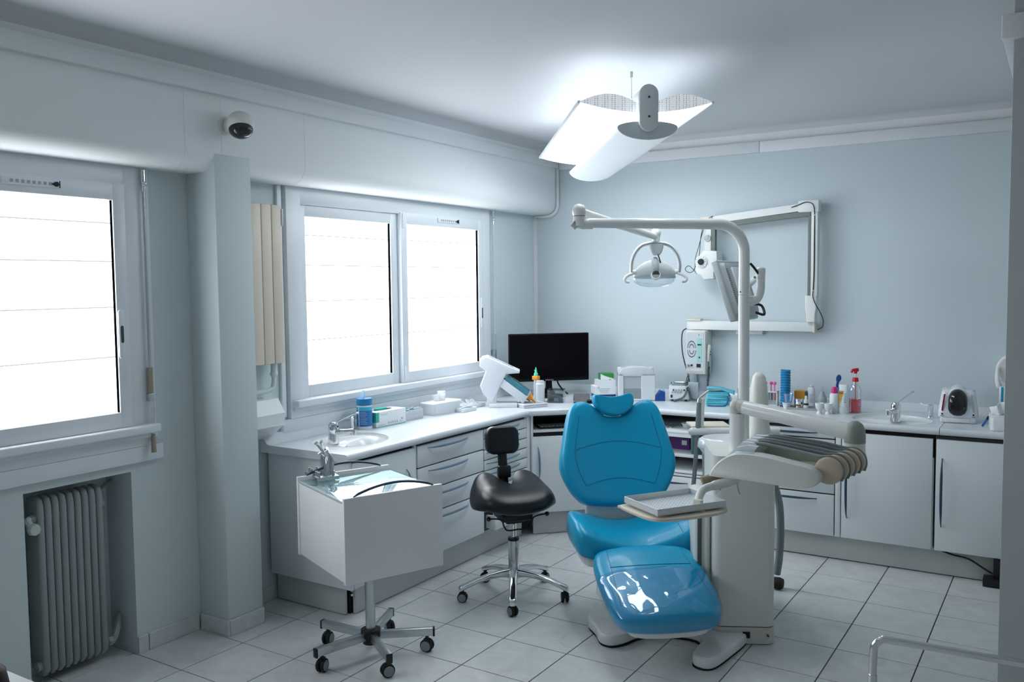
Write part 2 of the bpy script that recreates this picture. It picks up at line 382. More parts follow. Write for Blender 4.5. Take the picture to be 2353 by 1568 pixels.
# ================================================================== WINDOWS
PANE = emis('daylit_frosted_pane', (0.93, 0.96, 1.0), PANE_L)
STRP = emis('clear_stripe_in_pane', (0.80, 0.86, 0.92), 0.62 )
SLOT = C('vent_slot', (0.35, 0.39, 0.42), 0.6)
def fr(bm, y0, y1, z0, z1, w, x0, x1, bev=0.003, wb_=None, wt=None):
    wb_ = wb_ or w; wt = wt or w
    box(bm, x0, x1, y0, y0 + w, z0, z1, bev); box(bm, x0, x1, y1 - w, y1, z0, z1, bev)
    box(bm, x0, x1, y0 + w - .004, y1 - w + .004, z0, z0 + wb_, bev); box(bm, x0, x1, y0 + w - .004, y1 - w + .004, z1 - wt, z1, bev)
def window(name, y0, y1, ym, vent, hy):
    w = sempty(name)
    bm = nb(); fr(bm, y0 - .045, y1 + .035, 0.935, 2.166, 0.105, -0.06, 0.03, 0.004, 0.10, 0.09); obj('frame', bm, UPVC, w)
    bm = nb(); box(bm, 0.0, 0.028, y0 - .10, y1 + .09, 0.865, 0.936, 0.006); obj('apron', bm, UPVC, w)
    bm = nb(); box(bm, 0.02, 0.075, y0 - .03, y1 + .05, 0.995, 1.034, 0.008, 3); box(bm, 0.02, 0.05, y0 - .03, y1 + .05, 0.975, 0.999, 0.004); obj('sill', bm, UPVC, w)
    # rear sash (left) and front sash (right)
    for nm, a, b, x0, x1, px in (('sash', y0 + .05, ym - .005, -0.035, 0.012, -0.012), ('sash', ym - .0, y1 - .07, 0.0, 0.042, 0.018)):
        bm = nb(); fr(bm, a, b, 1.034, 2.085, 0.058, x0, x1, 0.004, 0.068, 0.072); s = obj(nm, bm, UPVC, w)
        bm = nb(); box(bm, px - .004, px, a + .05, b - .05, 1.095, 2.02); p = obj('pane', bm, PANE, s, 0)
        st = nb()
        for z in (1.916, 1.753, 1.557, 1.343): box(st, px + .0001, px + .0006, a + .058, b - .058, z - .0024, z + .0024)
        obj('clear_stripe', st, STRP, s, 0)
        bm = nb(); fr(bm, a + .052, b - .052, 1.094, 2.021, 0.006, px + .0005, x1 - .006, 0); obj('gasket', bm, C('gasket', (0.18, 0.21, 0.24), 0.7), s, 0)
        if nm and a >= ym - .01:
            bm = nb(); box(bm, x1, x1 + .006, vent - .115, vent + .115, 2.043, 2.071, 0.002); v = obj('vent', bm, UPVC, s)
            bm = nb()
            for k in range(8): box(bm, x1 + .006, x1 + .0066, vent - .085 + k * .022, vent - .073 + k * .022, 2.051, 2.063)
            obj('slots', bm, SLOT, v, 0)
            bm = nb(); cyl(bm, (x1 + .004, vent + .098, 2.057), (x1 + .012, vent + .098, 2.057), 0.010, seg=12); box(bm, x1 + .004, x1 + .008, vent + .08, vent + .113, 2.054, 2.060); box(bm, x1 + .004, x1 + .008, vent + .112, vent + .115, 2.043, 2.071); obj('slider', bm, BLKP, v)
            bm = nb(); prism(bm, [(p, q) for p, q in rrect(0.030, 0.215, 0.014)], 0, 0.006, 0.002, M=basis((x1, hy, 1.44), (0, 1, 0), (0, 0, 1), (1, 0, 0))); h = obj('pull', bm, UPVC, s)
            bm = nb(); prism(bm, rrect(0.014, 0.075, 0.007), 0, 0.0012, 0, M=basis((x1 + .0055, hy, 1.44), (0, 1, 0), (0, 0, 1), (1, 0, 0))); obj('slot', bm, C('pull_slot', (0.05, 0.06, 0.06), .6), h)
            bm = nb(); box(bm, x1, x1 + .008, a + .012, a + .03, 1.05, 1.14, .003); box(bm, x1, x1 + .008, a + .012, a + .03, 1.99, 2.08, .003); obj('catch', bm, UPVC, s)
    return w
window('window_1', -2.70, -0.925, -1.835, -1.40, -1.035)
window('window_2', -0.01, 1.84, 0.872, 1.36, 1.742)
# daylight strip moulding left of window 2
bm = nb(); box(bm, 0.0, 0.02, -0.105, -0.075, 0.95, 2.165, .004); struct(obj('trim_5', bm, UPVC))
bm = nb(); box(bm, 0.0, 0.02, -0.885, -0.862, 0.99, 2.165, .004); struct(obj('trim_6', bm, UPVC))
# shutter cranks
def crank(y, zj, zt, label, rod, grip):
    t = thing('shutter_crank', label, 'shutter crank', (0.045, y, zj))
    bm = nb(); cyl(bm, (0, 0, 2.155 - zj), (0, 0, 2.10 - zj), 0.010, seg=10); ball(bm, (0, 0.004, 2.095 - zj), 0.014); cyl(bm, (0, 0.004, 2.095 - zj), (0, 0, 2.06 - zj), 0.009, seg=10); obj('universal_joint', bm, CHR, t)
    bm = nb(); cyl(bm, (0, 0, 2.07 - zj), (0, 0, 1.28 - zj), 0.006, seg=10); obj('rod', bm, rod, t)
    bm = nb(); cyl(bm, (0, 0, 1.285 - zj), (0, 0, 1.17 - zj), 0.012, seg=12); obj('grip', bm, grip, t)
    bm = nb(); box(bm, -0.045, 0.012, -0.014, 0.012, 1.135 - zj, 1.17 - zj, .004); obj('clip', bm, STEEL, t)
    bm = nb(); tube(bm, spath([(0.004, 0, 1.17 - zj), (0.006, .002, 1.10 - zj), (0.006, .002, 1.01 - zj), (0.006, 0, 0.99 - zj)], 4), 0.007, 8); obj('crank_arm', bm, CHR, t)
    bm = nb(); cyl(bm, (0.006, 0, 0.985 - zj), (0.008, 0, 0.905 - zj), 0.009, 0.011, seg=12); obj('handle', bm, C('worn_wood_grip', (0.33, 0.30, 0.22), .6), t)
    return t
crank(-0.905, 0.905, 2.15, 'roller shutter crank with wooden grip beside the large left window', STEEL, C('worn_wood_grip', (0.33, 0.30, 0.22), .6))
crank(1.897, 0.905, 2.15, 'white roller shutter crank between the double window and the back corner', C('white_rod', (0.6, 0.65, 0.66), .4), CLR)
# motion sensor ball on the soffit
t = thing('motion_sensor', 'white ball shaped sensor with dark lens on the soffit above the pier', 'sensor', (0.2, -0.575, 2.375))
bm = nb(); cyl(bm, (0, 0, 0), (0.012, 0, 0), 0.042, 0.040, 20); cyl(bm, (0.012, 0, 0), (0.045, .01, 0), 0.030, 0.026, 16); obj('mount', bm, IVORY, t)
bm = nb(); ball(bm, (0.085, 0.012, 0.0), 0.062, u=28, v=18); obj('shell', bm, IVORY, t)
bm = nb(); ball(bm, (0.096, 0.005, -0.021), 0.058, 0.95, 0.95, 0.78, u=24, v=14); obj('lens', bm, C('dark_lens', (0.02, 0.025, 0.03), .15), t)
# ================================================================== RADIATORS
t = thing('panel_radiator', 'old grey ribbed radiator in the dark niche below the left window', 'radiator', (-0.09, -1.245, 0.0))
for k in range(9):
    bm = nb(); y = -0.128 + k * 0.0325; pr = rrect(0.105, 0.029, 0.013, 4)
    loft(bm, [[(p * s, y + q * s, z) for p, q in pr] for z, s in ((0.035, .6), (0.06, 1), (0.745, 1), (0.775, .85), (0.785, .45))]); obj('rib', bm, RADW, t, 60)
for z in (0.70, 0.08):
    bm = nb(); cyl(bm, (0.02, -0.16, z), (0.02, 0.16, z), 0.02, seg=12); obj('header_pipe', bm, RADW, t)
bm = nb(); tube(bm, spath([(0.02, -0.145, 0.70), (0.03, -0.175, 0.70), (0.05, -0.18, 0.69), (0.075, -0.18, 0.67)], 4), 0.014, 8); lathe(bm, [(0.0, 0), (0.022, 0), (0.026, 0.01), (0.022, 0.028), (0, 0.03)], 8, M=basis((0.07, -0.18, 0.672), (0, 1, 0), (0, 0, 1), (1, 0, 0))); obj('valve', bm, C('valve_enamel', (0.55, 0.6, 0.58), .5), t)
bm = nb(); tube(bm, spath([(0.02, 0.15, 0.75), (-0.02, 0.20, 0.76), (-0.06, 0.255, 0.77)], 4), 0.013, 8); obj('supply_pipe', bm, RADW, t)
bm = nb(); tube(bm, spath([(0.02, 0.14, 0.08), (0.03, 0.175, 0.075), (0.03, 0.20, 0.12), (-0.03, 0.25, 0.16)], 5), 0.014, 8); cyl(bm, (0.025, 0.155, 0.08), (0.025, 0.175, 0.08), 0.022, seg=6); obj('return_pipe', bm, RADW, t)
t = thing('tall_radiator', 'tall beige vertical panel radiator between the pier and the double window', 'radiator', (0.055, -0.245, 1.247))
for k in range(4):
    bm = nb(); y = -0.175 + k * 0.067; box(bm, -0.02, 0.045, y + .001, y + 0.065, 0, 0.803, .006, 2); obj('column_panel', bm, RADB, t)
for a in ((-0.055, -0.018, -0.12, 0.05, 0.1, 0.14), (-0.055, -0.018, -0.12, 0.05, 0.66, 0.70), (.0, .05, .0925, .10, .70, .785)):
    bm = nb(); box(bm, *a, .002); obj('bracket', bm, PWHS, t)
bm = nb(); cyl(bm, (0.01, 0.045, 0.0), (0.01, 0.045, -0.05), 0.016, seg=10); ball(bm, (0.01, 0.045, -0.055), .02); tube(bm, spath([(0.01, 0.045, -0.04), (0.01, 0.04, -0.11), (0.01, 0.01, -0.135), (0.01, -0.1, -0.14), (0.01, -0.19, -0.142)], 5), 0.012, 10); obj('pipe', bm, WALLW, t)
t = thing('paper_towel_holder', 'white plastic towel dispenser under the beige radiator', 'dispenser', (0.0, -0.285, 0.86))
pf = [(0.0, 0.0), (0.02, 0.0), (0.06, 0.035), (0.118, 0.075), (0.122, 0.135), (0.075, 0.205), (0.0, 0.215)]
bm = nb(); ext(bm, pf, 'y', -0.145, 0.10); obj('cover', bm, PWHS, t, 20)
bm = nb(); box(bm, 0.03, 0.124, -0.147, 0.102, 0.071, 0.079, .002); obj('edge_lip', bm, COVE, t)
# ================================================================== CABINETS AND WORKTOPS
FX = 0.585; FY = 1.91; ZT = 0.83; ZB = 0.155
def bow(bm, a, b, out, r=0.007, n=7):
    """a bowed bar handle from a to b that stands off along out"""
    a, b, out = V(*a), V(*b), V(*out); pts = []
    for k in range(n * 2 + 1):
        t = k / (n * 2); pts.append(a.lerp(b, t) + out * (4 * t * (1 - t)) ** 0.6)
    rs = [r * (0.35 + 0.65 * min(1, (4 * k / (2 * n)) , 4 * (1 - k / (2 * n)))) for k in range(2 * n + 1)]
    return tube(bm, pts, rs, 8)
def drawer_x(t, nm, y0, y1, z0, z1, hz=None, out=0.0, h0=None, h1=None, X=FX):
    bm = nb(); box(bm, X - .018 + out, X + out, y0 + .002, y1 - .002, z0 + .002, z1 - .002, .0025); d = obj(nm, bm, LAM, t, world=True)
    if hz:
        a = (y0 + y1) / 2; w = 0.19; h0 = a - w if h0 is None else h0; h1 = a + w if h1 is None else h1
        bm = nb(); bow(bm, (X + out, h0, hz), (X + out, h1, hz), (0.032, 0, 0)); obj('handle', bm, HNDL, d, world=True)
    return d
# --- sink cabinet on the window side
t = thing('base_cabinet', 'white sink cabinet under the left washbasin, nearest the pier', 'cabinet', (0.29, 0.05, ZB))
bm = nb(); box(bm, 0.03, FX - .02, -0.203, 0.2865, ZB, 0.655, .002); obj('carcass', bm, LAM, t, world=True)
bm = nb(); box(bm, 0.03, FX - .001, -0.222, -0.204, ZB, 0.788, .002); obj('side_panel', bm, LAM, t, world=True)
bm = nb(); box(bm, FX - .03, FX - .022, -0.2, 0.29, 0.655, 0.785); obj('rail', bm, DARK, t, world=True)  # near-black strip stands in for the shade above the door
d = drawer_x(t, 'door', -0.203, 0.286, ZB, 0.779)
bm = nb(); bow(bm, (FX, 0.215, 0.675), (FX, 0.215, 0.45), (0.032, 0, 0)); obj('handle', bm, HNDL, d, world=True)
# --- four-drawer unit
t = thing('drawer_cabinet', 'white four-drawer cabinet with wide curved grey-blue handles', 'cabinet', (0.29, 0.62, ZB))
bm = nb(); box(bm, 0.03, FX - .02, 0.298, 0.942, ZB, 0.785, .002); obj('carcass', bm, C('carcass_dark', (0.05, 0.055, 0.06), .7), t, world=True)
bm = nb(); box(bm, 0.03, FX - .006, 0.2885, 0.304, ZB, 0.787, .001); obj('side_panel', bm, LAM, t, world=True)
for z0, z1, hz in ((0.660, 0.780, 0.758), (0.530, 0.657, 0.632), (0.397, 0.527, 0.498), (ZB, 0.394, 0.366)): drawer_x(t, 'drawer', 0.308, 0.938, z0, z1, hz, h0=0.40, h1=0.775)
# --- slim drawer unit
t = thing('drawer_cabinet', 'white cabinet of slim drawers, lowest drawer slightly open, beside the corner unit', 'cabinet', (0.29, 1.2, ZB))
bm = nb(); box(bm, 0.03, FX - .02, 0.944, 1.44, ZB, 0.785, .002); obj('carcass', bm, C('carcass_dark', (0.05, 0.055, 0.06), .7), t, world=True)
zs = [0.780, 0.718, 0.653, 0.590, 0.526, 0.462, 0.275]
for k in range(6): drawer_x(t, 'drawer', 0.946, 1.44, zs[k + 1], zs[k] - .002, zs[k] - .022 if k < 5 else zs[k] - .03, h0=0.965, h1=1.345)
bm = nb(); box(bm, 0.1, FX + .04, 0.985, 1.0, .17, .25); obj('drawer_box', bm, LAM, t, world=True)
drawer_x(t, 'drawer', 0.985, 1.44, ZB + .006, 0.268, 0.24, 0.045, 1.02, 1.36)
bm = nb(); box(bm, 0.45, FX, 1.442, 1.478, ZB, 0.787, .001); obj('filler', bm, LAM, t, world=True)
# --- plinths
bm = nb(); box(bm, 0.506, 0.525, -0.13, 1.46, 0.004, ZB - .001, .001); o = struct(obj('trim_7', bm, KICK))
bm = nb(); box(bm, 0.02, 0.49, -0.172, -0.154, 0.004, ZB - .001, .001); o = struct(obj('trim_8', bm, KICK))
t = thing('cabinet_foot', 'black adjustable leg bracket in the gap at the plinth corner', 'furniture leg', (0.485, -0.12, 0))
bm = nb(); box(bm, -0.03, 0.012, -0.022, 0.018, 0, 0.153, .003); obj('bracket', bm, BLKP, t)
bm = nb(); cyl(bm, (0.012, -.015, 0.12), (0.03, -.025, 0.12), .007, seg=8); cyl(bm, (0.012, -.015, 0.1), (0.03, -.025, 0.1), .007, seg=8); obj('screw', bm, CHR, t)
# --- diagonal corner unit : frame q (along the front), n (outwards)
q = V(1, 1, 0).normalized(); nrm = V(1, -1, 0).normalized(); D0 = V(0.588, 1.478, 0)
def DM(): return basis(D0, q, -nrm, (0, 0, 1))      # local x along front, y into the cabinet
t = thing('corner_cabinet', 'white diagonal corner cabinet with keyboard shelf above a door', 'cabinet', (0.62, 1.72, ZB))
LD = 0.62
bm = nb(); box(bm, 0.0, 0.018, 0.0, 0.30, ZB, 0.787, .001, M=DM()); box(bm, LD - .018, LD, 0.0, 0.30, ZB, 0.787, .001, M=DM()); box(bm, 0.0, LD, 0.30, 0.32, ZB, 0.787, M=DM()); box(bm, 0.018, LD - .018, .03, 0.3, 0.63, 0.648, M=DM()); obj('carcass', bm, LAM, t, 0, world=True)
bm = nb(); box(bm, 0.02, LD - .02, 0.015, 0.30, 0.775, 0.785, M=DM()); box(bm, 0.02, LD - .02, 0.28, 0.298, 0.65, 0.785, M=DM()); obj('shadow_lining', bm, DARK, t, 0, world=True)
bm = nb(); box(bm, 0.02, LD - .02, -0.006, 0.26, 0.678, 0.692, .002, M=DM()); obj('keyboard_shelf', bm, LAM, t, world=True)
bm = nb(); box(bm, 0.021, LD - .021, 0.004, 0.02, 0.655, 0.677, M=DM()); obj('shelf_gap', bm, DARK, t, world=True)
bm = nb(); box(bm, 0.004, LD - .004, -0.018, 0.0, ZB, 0.652, .002, M=DM()); d = obj('door', bm, LAM, t, world=True)
bm = nb(); bow(bm, D0 + q * 0.045 + nrm * .018 + V(0, 0, 0.585), D0 + q * 0.05 + nrm * .018 + V(0, 0, 0.385), nrm * 0.03); obj('handle', bm, HNDL, d, world=True)
bm = nb(); box(bm, 0.02, LD, 0.03, 0.048, 0.004, ZB - .001, .001, M=DM()); o = struct(obj('trim_9', bm, C('plinth_grey', (0.5, 0.53, 0.55), .5)))
# --- open shelf unit, drawers, sink cabinet and end cabinet on the back wall
t = thing('shelf_cabinet', 'white open shelf unit with pull-out tray behind the dental chair', 'cabinet', (1.4, 2.2, ZB))
bm = nb()
for a in ((1.05, 1.068), (1.752, 1.770)): box(bm, a[0], a[1], FY, YB - .02, ZB, 0.787, .001)
box(bm, 1.068, 1.752, YB - .05, YB - .02, ZB, 0.787); box(bm, 1.068, 1.752, FY + .01, YB - .05, ZB, 0.42)
obj('carcass', bm, C('carcass_grey', (0.22, 0.24, 0.25), .6), t, 0, world=True)
bm = nb(); box(bm, 1.068, 1.752, FY, YB - .05, 0.528, 0.545, .001); obj('shelf', bm, LAM, t, world=True)
bm = nb(); box(bm, 1.068, 1.752, FY, YB - .05, 0.424, 0.437, .001); obj('shelf', bm, LAM, t, world=True)
bm = nb(); box(bm, 1.07, 1.75, FY - .03, YB - .1, 0.684, 0.697, .001); box(bm, 1.072, 1.748, FY - .028, FY - .02, .66, .684); obj('pull_out_shelf', bm, LAM, t, world=True)
def drawer_y(t, nm, x0, x1, z0, z1, hz=None, h0=None, h1=None, M=HNDLD):
    bm = nb(); box(bm, x0 + .002, x1 - .002, FY - .002, FY + .016, z0 + .002, z1 - .002, .0025); d = obj(nm, bm, LAM, t, world=True)
    if hz:
        bm = nb(); bow(bm, (h0, FY - .002, hz), (h1, FY - .002, hz), (0, -0.032, 0)); obj('handle', bm, M, d, world=True)
    return d
drawer_y(t, 'drawer', 1.068, 1.752, 0.403, 0.42); drawer_y(t, 'drawer', 1.068, 1.752, ZB, 0.40, 0.362, 1.15, 1.49)
t = thing('drawer_cabinet', 'white three-drawer cabinet with dark blue handles right of the dental unit', 'cabinet', (2.08, 2.2, ZB))
bm = nb(); box(bm, 1.772, 2.385, FY + .018, YB - .02, ZB, 0.785, .001); obj('carcass', bm, C('carcass_dark', (0.05, 0.055, 0.06), .7), t, world=True)
for z0, z1, hz in ((0.722, 0.775, 0.752), (0.398, 0.718, 0.60), (ZB - .006, 0.394, 0.362)): drawer_y(t, 'drawer', 1.776, 2.383, z0, z1, hz, 1.88, 2.285)
t = thing('base_cabinet', 'white sink cabinet under the right washbasin with long vertical dark blue handle', 'cabinet', (2.66, 2.2, ZB))
bm = nb(); box(bm, 2.42, 2.902, FY + .018, YB - .02, ZB, 0.66, .001); obj('carcass', bm, LAM, t, world=True)
bm = nb(); box(bm, 2.387, 2.416, FY, FY + .3, ZB - .004, 0.785, .001); obj('filler', bm, LAM, t, world=True)
bm = nb(); box(bm, 2.42, 2.904, FY + .02, FY + .03, .66, 0.787); obj('shadow_gap', bm, DARK, t, world=True)
d = drawer_y(t, 'door', 2.42, 2.899, ZB - .006, 0.770)
bm = nb(); bow(bm, (2.452, FY - .002, 0.64), (2.452, FY - .002, 0.27), (0, -0.032, 0)); obj('handle', bm, HNDLD, d, world=True)
t = thing('base_cabinet', 'white end cabinet at the right wall below the black-domed machine', 'cabinet', (3.08, 2.2, ZB))
bm = nb(); box(bm, 2.908, 3.29, FY + .02, YB - .02, ZB, 0.785, .001); obj('carcass', bm, C('carcass_dark', (0.05, 0.055, 0.06), .7), t, world=True)
d = drawer_y(t, 'door', 2.912, 3.29, ZB - .006, 0.770)
bm = nb(); bow(bm, (2.945, FY - .002, 0.665), (2.945, FY - .002, 0.285), (0, -0.032, 0)); obj('handle', bm, HNDLD, d, world=True)
bm = nb(); box(bm, 1.0, 3.20, 1.965, 1.983, 0.006, ZB - .001, .001); struct(obj('trim_10', bm, KICK))
t = thing('power_cable', 'black cable with adapter block under the end cabinet', 'cable', (3.15, 1.94, 0.0))
bm = nb(); tube(bm, spath([(2.93, 1.945, .150), (3.0, 1.945, .13), (3.08, 1.94, .12), (3.15, 1.93, .085), (3.2, 1.925, .06)], 6), .005, 8); obj('cord', bm, BLKP, t, world=True)
bm = nb(); box(bm, 3.155, 3.25, 1.87, 1.955, 0.001, .045, .004); obj('adapter', bm, BLKP, t, world=True)
bm = nb(); box(bm, 3.205, 3.245, 1.9, 1.955, .046, .148, .003); obj('plug', bm, BLKP, t, world=True)
# --- worktops
def prof_top(front, depth):       # (distance from wall, z)
    f = front; nose = [(f - .018 + .018 * math.sin(a), 0.811 - .019 * math.cos(a)) for a in [PI * k / 10 for k in range(11)]]
    return [(0.002, 0.79)] + nose + [(0.002, ZT)]
def basin(t, cx, cy, rx, ry, ang, nm='basin'):
    """moulded washbasin: a shallow oval recess whose front half drops into a bowl; local +v is the front"""
    bm = nb(); rings = []; K = 40; fr_ = [1.03, 1.0, .975, .93, .85, .74, .6, .45, .3, .15]
    for s in fr_:
        rg = []
        for k in range(K):
            a = 2 * PI * k / K; u, v = s * math.cos(a), s * math.sin(a)
            if s > 1.01: z = ZT + .0004
            elif s > .99: z = ZT + .0005
            else:
                e = max(0, min(1, (0.99 - math.hypot(u, v)) / .45)); e = e * e * (3 - 2 * e)
                w = max(0, min(1, (v + .28) / .42)); w = w * w * (3 - 2 * w)
                z = ZT - .012 * min(1, (1 - s) / .03) - 0.095 * e * w - .004
            x, y = u * rx, v * ry
            rg.append((cx + x * math.cos(ang) - y * math.sin(ang), cy + x * math.sin(ang) + y * math.cos(ang), z))
        rings.append(rg)
    loft(bm, rings, False); o = obj(nm, bm, C('basin_white', (0.74, 0.78, 0.79), .25, var=.02, coat=.3), t, 60, world=True); bm2 = nb()
    pl = [(cx + rx * .995 * math.cos(2 * PI * k / K) * math.cos(ang) - ry * .995 * math.sin(2 * PI * k / K) * math.sin(ang), cy + rx * .995 * math.cos(2 * PI * k / K) * math.sin(ang) + ry * .995 * math.sin(2 * PI * k / K) * math.cos(ang)) for k in range(K)]
    bm2.free()
    return pl
t = thing('worktop', 'long white worktop under the double window with moulded washbasin', 'worktop', (0.3, 0.6, 0.79))
bm = nb(); ext(bm, prof_top(0.605, .6), 'y', -0.25, 1.438); sl = obj('slab', bm, TOP, t, 40, world=True)
pl = basin(t, 0.315, 0.085, 0.215, 0.195, -PI / 2 + .12)
k = nb(); prism(k, [(x - 0.3, y - 0.6) for x, y in pl], -.2, .3); cut(sl, k)
t = thing('worktop', 'white corner worktop under the black monitor', 'worktop', (0.5, 2.0, 0.79))
bm = nb(); prism(bm, [(0.002, 1.442), (0.602, 1.442), (1.053, 1.893), (1.053, YB - .002), (0.002, YB - .002)], 0.79, ZT, 0.012, 3); obj('slab', bm, TOP, t, 40, world=True)
t = thing('worktop', 'white worktop along the back wall with the right washbasin', 'worktop', (2.0, 2.2, 0.79))
bm = nb(); ext(bm, [(YB - d, z) for d, z in prof_top(YB - 1.89, .6)], 'x', 1.056, 2.928); sl = obj('slab', bm, TOP, t, 40, world=True)
pl = basin(t, 2.655, 2.125, 0.215, 0.20, PI)
k = nb(); prism(k, [(x - 2.0, y - 2.2) for x, y in pl], -.2, .3); cut(sl, k)
t = thing('worktop', 'short white worktop end piece against the right wall', 'worktop', (3.1, 2.2, 0.79))
bm = nb(); ext(bm, [(YB - d, z) for d, z in prof_top(YB - 1.89, .6)], 'x', 2.931, PX - .003); obj('slab', bm, TOP, t, 40, world=True)
# --- taps
def tap(label, loc, rz, lv=0.0):
    t = thing('tap', label, 'tap', loc, rz)
    bm = nb(); lathe(bm, [(0.0, 0), (0.030, 0), (0.029, .01), (0.0245, .05), (.025, .068), (.0265, .072)], 20); obj('body', bm, CHR, t)
    bm = nb(); lathe(bm, [(.027, 0.0715), (.0275, .085), (.026, .1), (.017, .112), (0, .115)], 20); c = obj('cap', bm, CHR, t)
    bm = nb(); cyl(bm, (0, -.026, .09), (0, -.0285, .09), .006, seg=10); obj('marker', bm, C('tap_marker', (.05, .02, .03), .4), c)
    bm = nb(); tube(bm, spath([(0, -.015, .06), (0, -.06, .063), (0, -.10, .068), (0, -.125, .07)], 5), [.016] * 6 + [.0145] * 10, 12); cyl(bm, (0, -.12, .078), (0, -.12, .052), .014, seg=14); obj('spout', bm, CHR, t)
    bm = nb(); tube(bm, spath([(0, .01, .105), (.02, .05, .128), (.045, .115, .16), (.055, .14, .165)], 5), [.006] * 10 + [.007, .008, .009, .009, .009, .006], 8, flat=.6, M=Matrix.Rotation(lv, 4, 'Z')); obj('lever', bm, CHR, t)
    return t
def soap(label, loc, rz, s=1):
    t = thing('soap_dispenser', label, 'soap dispenser', loc, rz)
    bm = nb(); lathe(bm, [(0, 0), (.019, 0), (.018, .006), (.0135, .01), (.0125, .05), (.015, .055), (.015, .072), (.008, .078), (0, .079)], 18); obj('body', bm, CHR, t)
    bm = nb(); tube(bm, spath([(0, 0, .068), (0, -.03, .07), (0, -.06, .068 + .012 * s)], 5), [.006] * 6 + [.005] * 5, 8); obj('nozzle', bm, CHR, t)
    return t
tap('chrome lever tap standing in the left washbasin', (0.250, 0.028, ZT - .0165), 1.75, 3.6)
soap('chrome built-in soap pump beside the blue wipes tub', (0.118, 0.318, ZT), -1.0)
tap('chrome lever tap standing in the right washbasin', (2.668, 2.165, ZT - .0165), -0.2)
soap('chrome built-in soap pump left of the black-domed machine', (2.838, 2.30, ZT), -1.9, 1)

# coved upstands along the walls
up = [(0.0, ZT + .0005), (0.072, ZT + .0005), (0.052, ZT + .005), (0.020, ZT + .045), (0.0, ZT + .047)]
bm = nb(); ext(bm, up, 'y', -0.25, YB); struct(obj('trim_11', bm, TOP, ang=50))
bm = nb(); ext(bm, [(YB - d * .8, z) for d, z in up], 'x', 0.02, PX - .003); struct(obj('trim_12', bm, TOP, ang=50))
# ================================================================== CEILING LAMP
LN = V(1.871, 0.375, 0); La = V(-0.588, 0.809, 0); Lb = V(0.809, 0.588, 0)
LM = basis(LN, Lb, La, (0, 0, 1))        # local x across, y along (away), z up
t = thing('ceiling_lamp', 'large suspended white wing-shaped fluorescent ceiling lamp', 'ceiling lamp', (1.3, 1.1, 2.3))
WL = 1.74
def gull(x):
    a = abs(x); return 2.449 + 0.042 * math.sin(PI * min(1, (0.305 - a) / 0.28)) - 0.012 * (1 - a / .305)
xs = [-.305 + .61 * k / 28 for k in range(29)]
REFL = bpy.data.materials.new('perforated_reflector'); REFL.use_nodes = True; MATS['refl'] = REFL
nt = REFL.node_tree; nt.nodes.remove(nt.nodes['Principled BSDF'])
_d = nt.nodes.new('ShaderNodeBsdfDiffuse'); _d.inputs[0].default_value = (.86, .88, .9, 1)
_t = nt.nodes.new('ShaderNodeBsdfTransparent'); _x = nt.nodes.new('ShaderNodeMixShader'); _x.inputs[0].default_value = 0.30
nt.links.new(_d.outputs[0], _x.inputs[1]); nt.links.new(_t.outputs[0], _x.inputs[2]); nt.links.new(_x.outputs[0], nt.nodes['Material Output'].inputs[0])
def sheet(bm, y0, y1, th=0.002):
    top = [(x, gull(x)) for x in xs]; ring = top + [(x, z - th) for x, z in reversed(top)]
    return loft(bm, [[(x, y0, z) for x, z in ring], [(x, y1, z) for x, z in ring]], True, LM)
bm = nb(); sheet(bm, 0.0, WL); obj('reflector_wing', bm, REFL, t, 60, world=True)
def sag(x): return 2.449 - 0.046 * (1 - (x / .305) ** 2)
PANEL = emis('glowing_lamp_panel', (0.90, 0.955, 1.0), PANEL_L)
bm = nb(); bt = [(x, sag(x)) for x in xs]; ring = bt + [(x, z + .0015) for x, z in reversed(bt)]
loft(bm, [[(x, y, z) for x, z in ring] for y in (0.004, WL)], True, LM); obj('diffuser_panel', bm, PANEL, t, 60, world=True)
# perforated end zone of the wing
PERF = bpy.data.materials.new('perforated_wing_end'); PERF.use_nodes = True
nt = PERF.node_tree; b = nt.nodes['Principled BSDF']; b.inputs['Roughness'].default_value = .5
tc = nt.nodes.new('ShaderNodeTexCoord'); vo = nt.nodes.new('ShaderNodeTexVoronoi'); vo.inputs['Scale'].default_value = 110; vo.inputs['Randomness'].default_value = 0.1
rp = nt.nodes.new('ShaderNodeValToRGB'); rp.color_ramp.elements[0].position = .25; rp.color_ramp.elements[1].position = .4
rp.color_ramp.elements[0].color = (.30, .33, .36, 1); rp.color_ramp.elements[1].color = (.72, .74, .77, 1)
nt.links.new(tc.outputs['Object'], vo.inputs['Vector']); nt.links.new(vo.outputs['Distance'], rp.inputs[0]); nt.links.new(rp.outputs[0], b.inputs['Base Color'])
nt.links.new(rp.outputs[0], b.inputs['Emission Color']); b.inputs['Emission Strength'].default_value = 0.5
for y in (0.0, WL - .004):
    bm = nb(); ring = [(x, gull(x)) for x in xs] + [(x, sag(x)) for x in reversed(xs[1:-1])]
    loft(bm, [[(x, y + d, z) for x, z in ring] for d in (0, .003)], True, LM); obj('wing_end', bm, PERF, t, 0, world=True)
for s in (-1, 1):
    bm = nb(); x = s * .305; box(bm, x - .006, x + .006, 0, WL, gull(x) - .006, gull(x) + .006, .002, M=LM); obj('edge_rail', bm, PWHS, t, world=True)
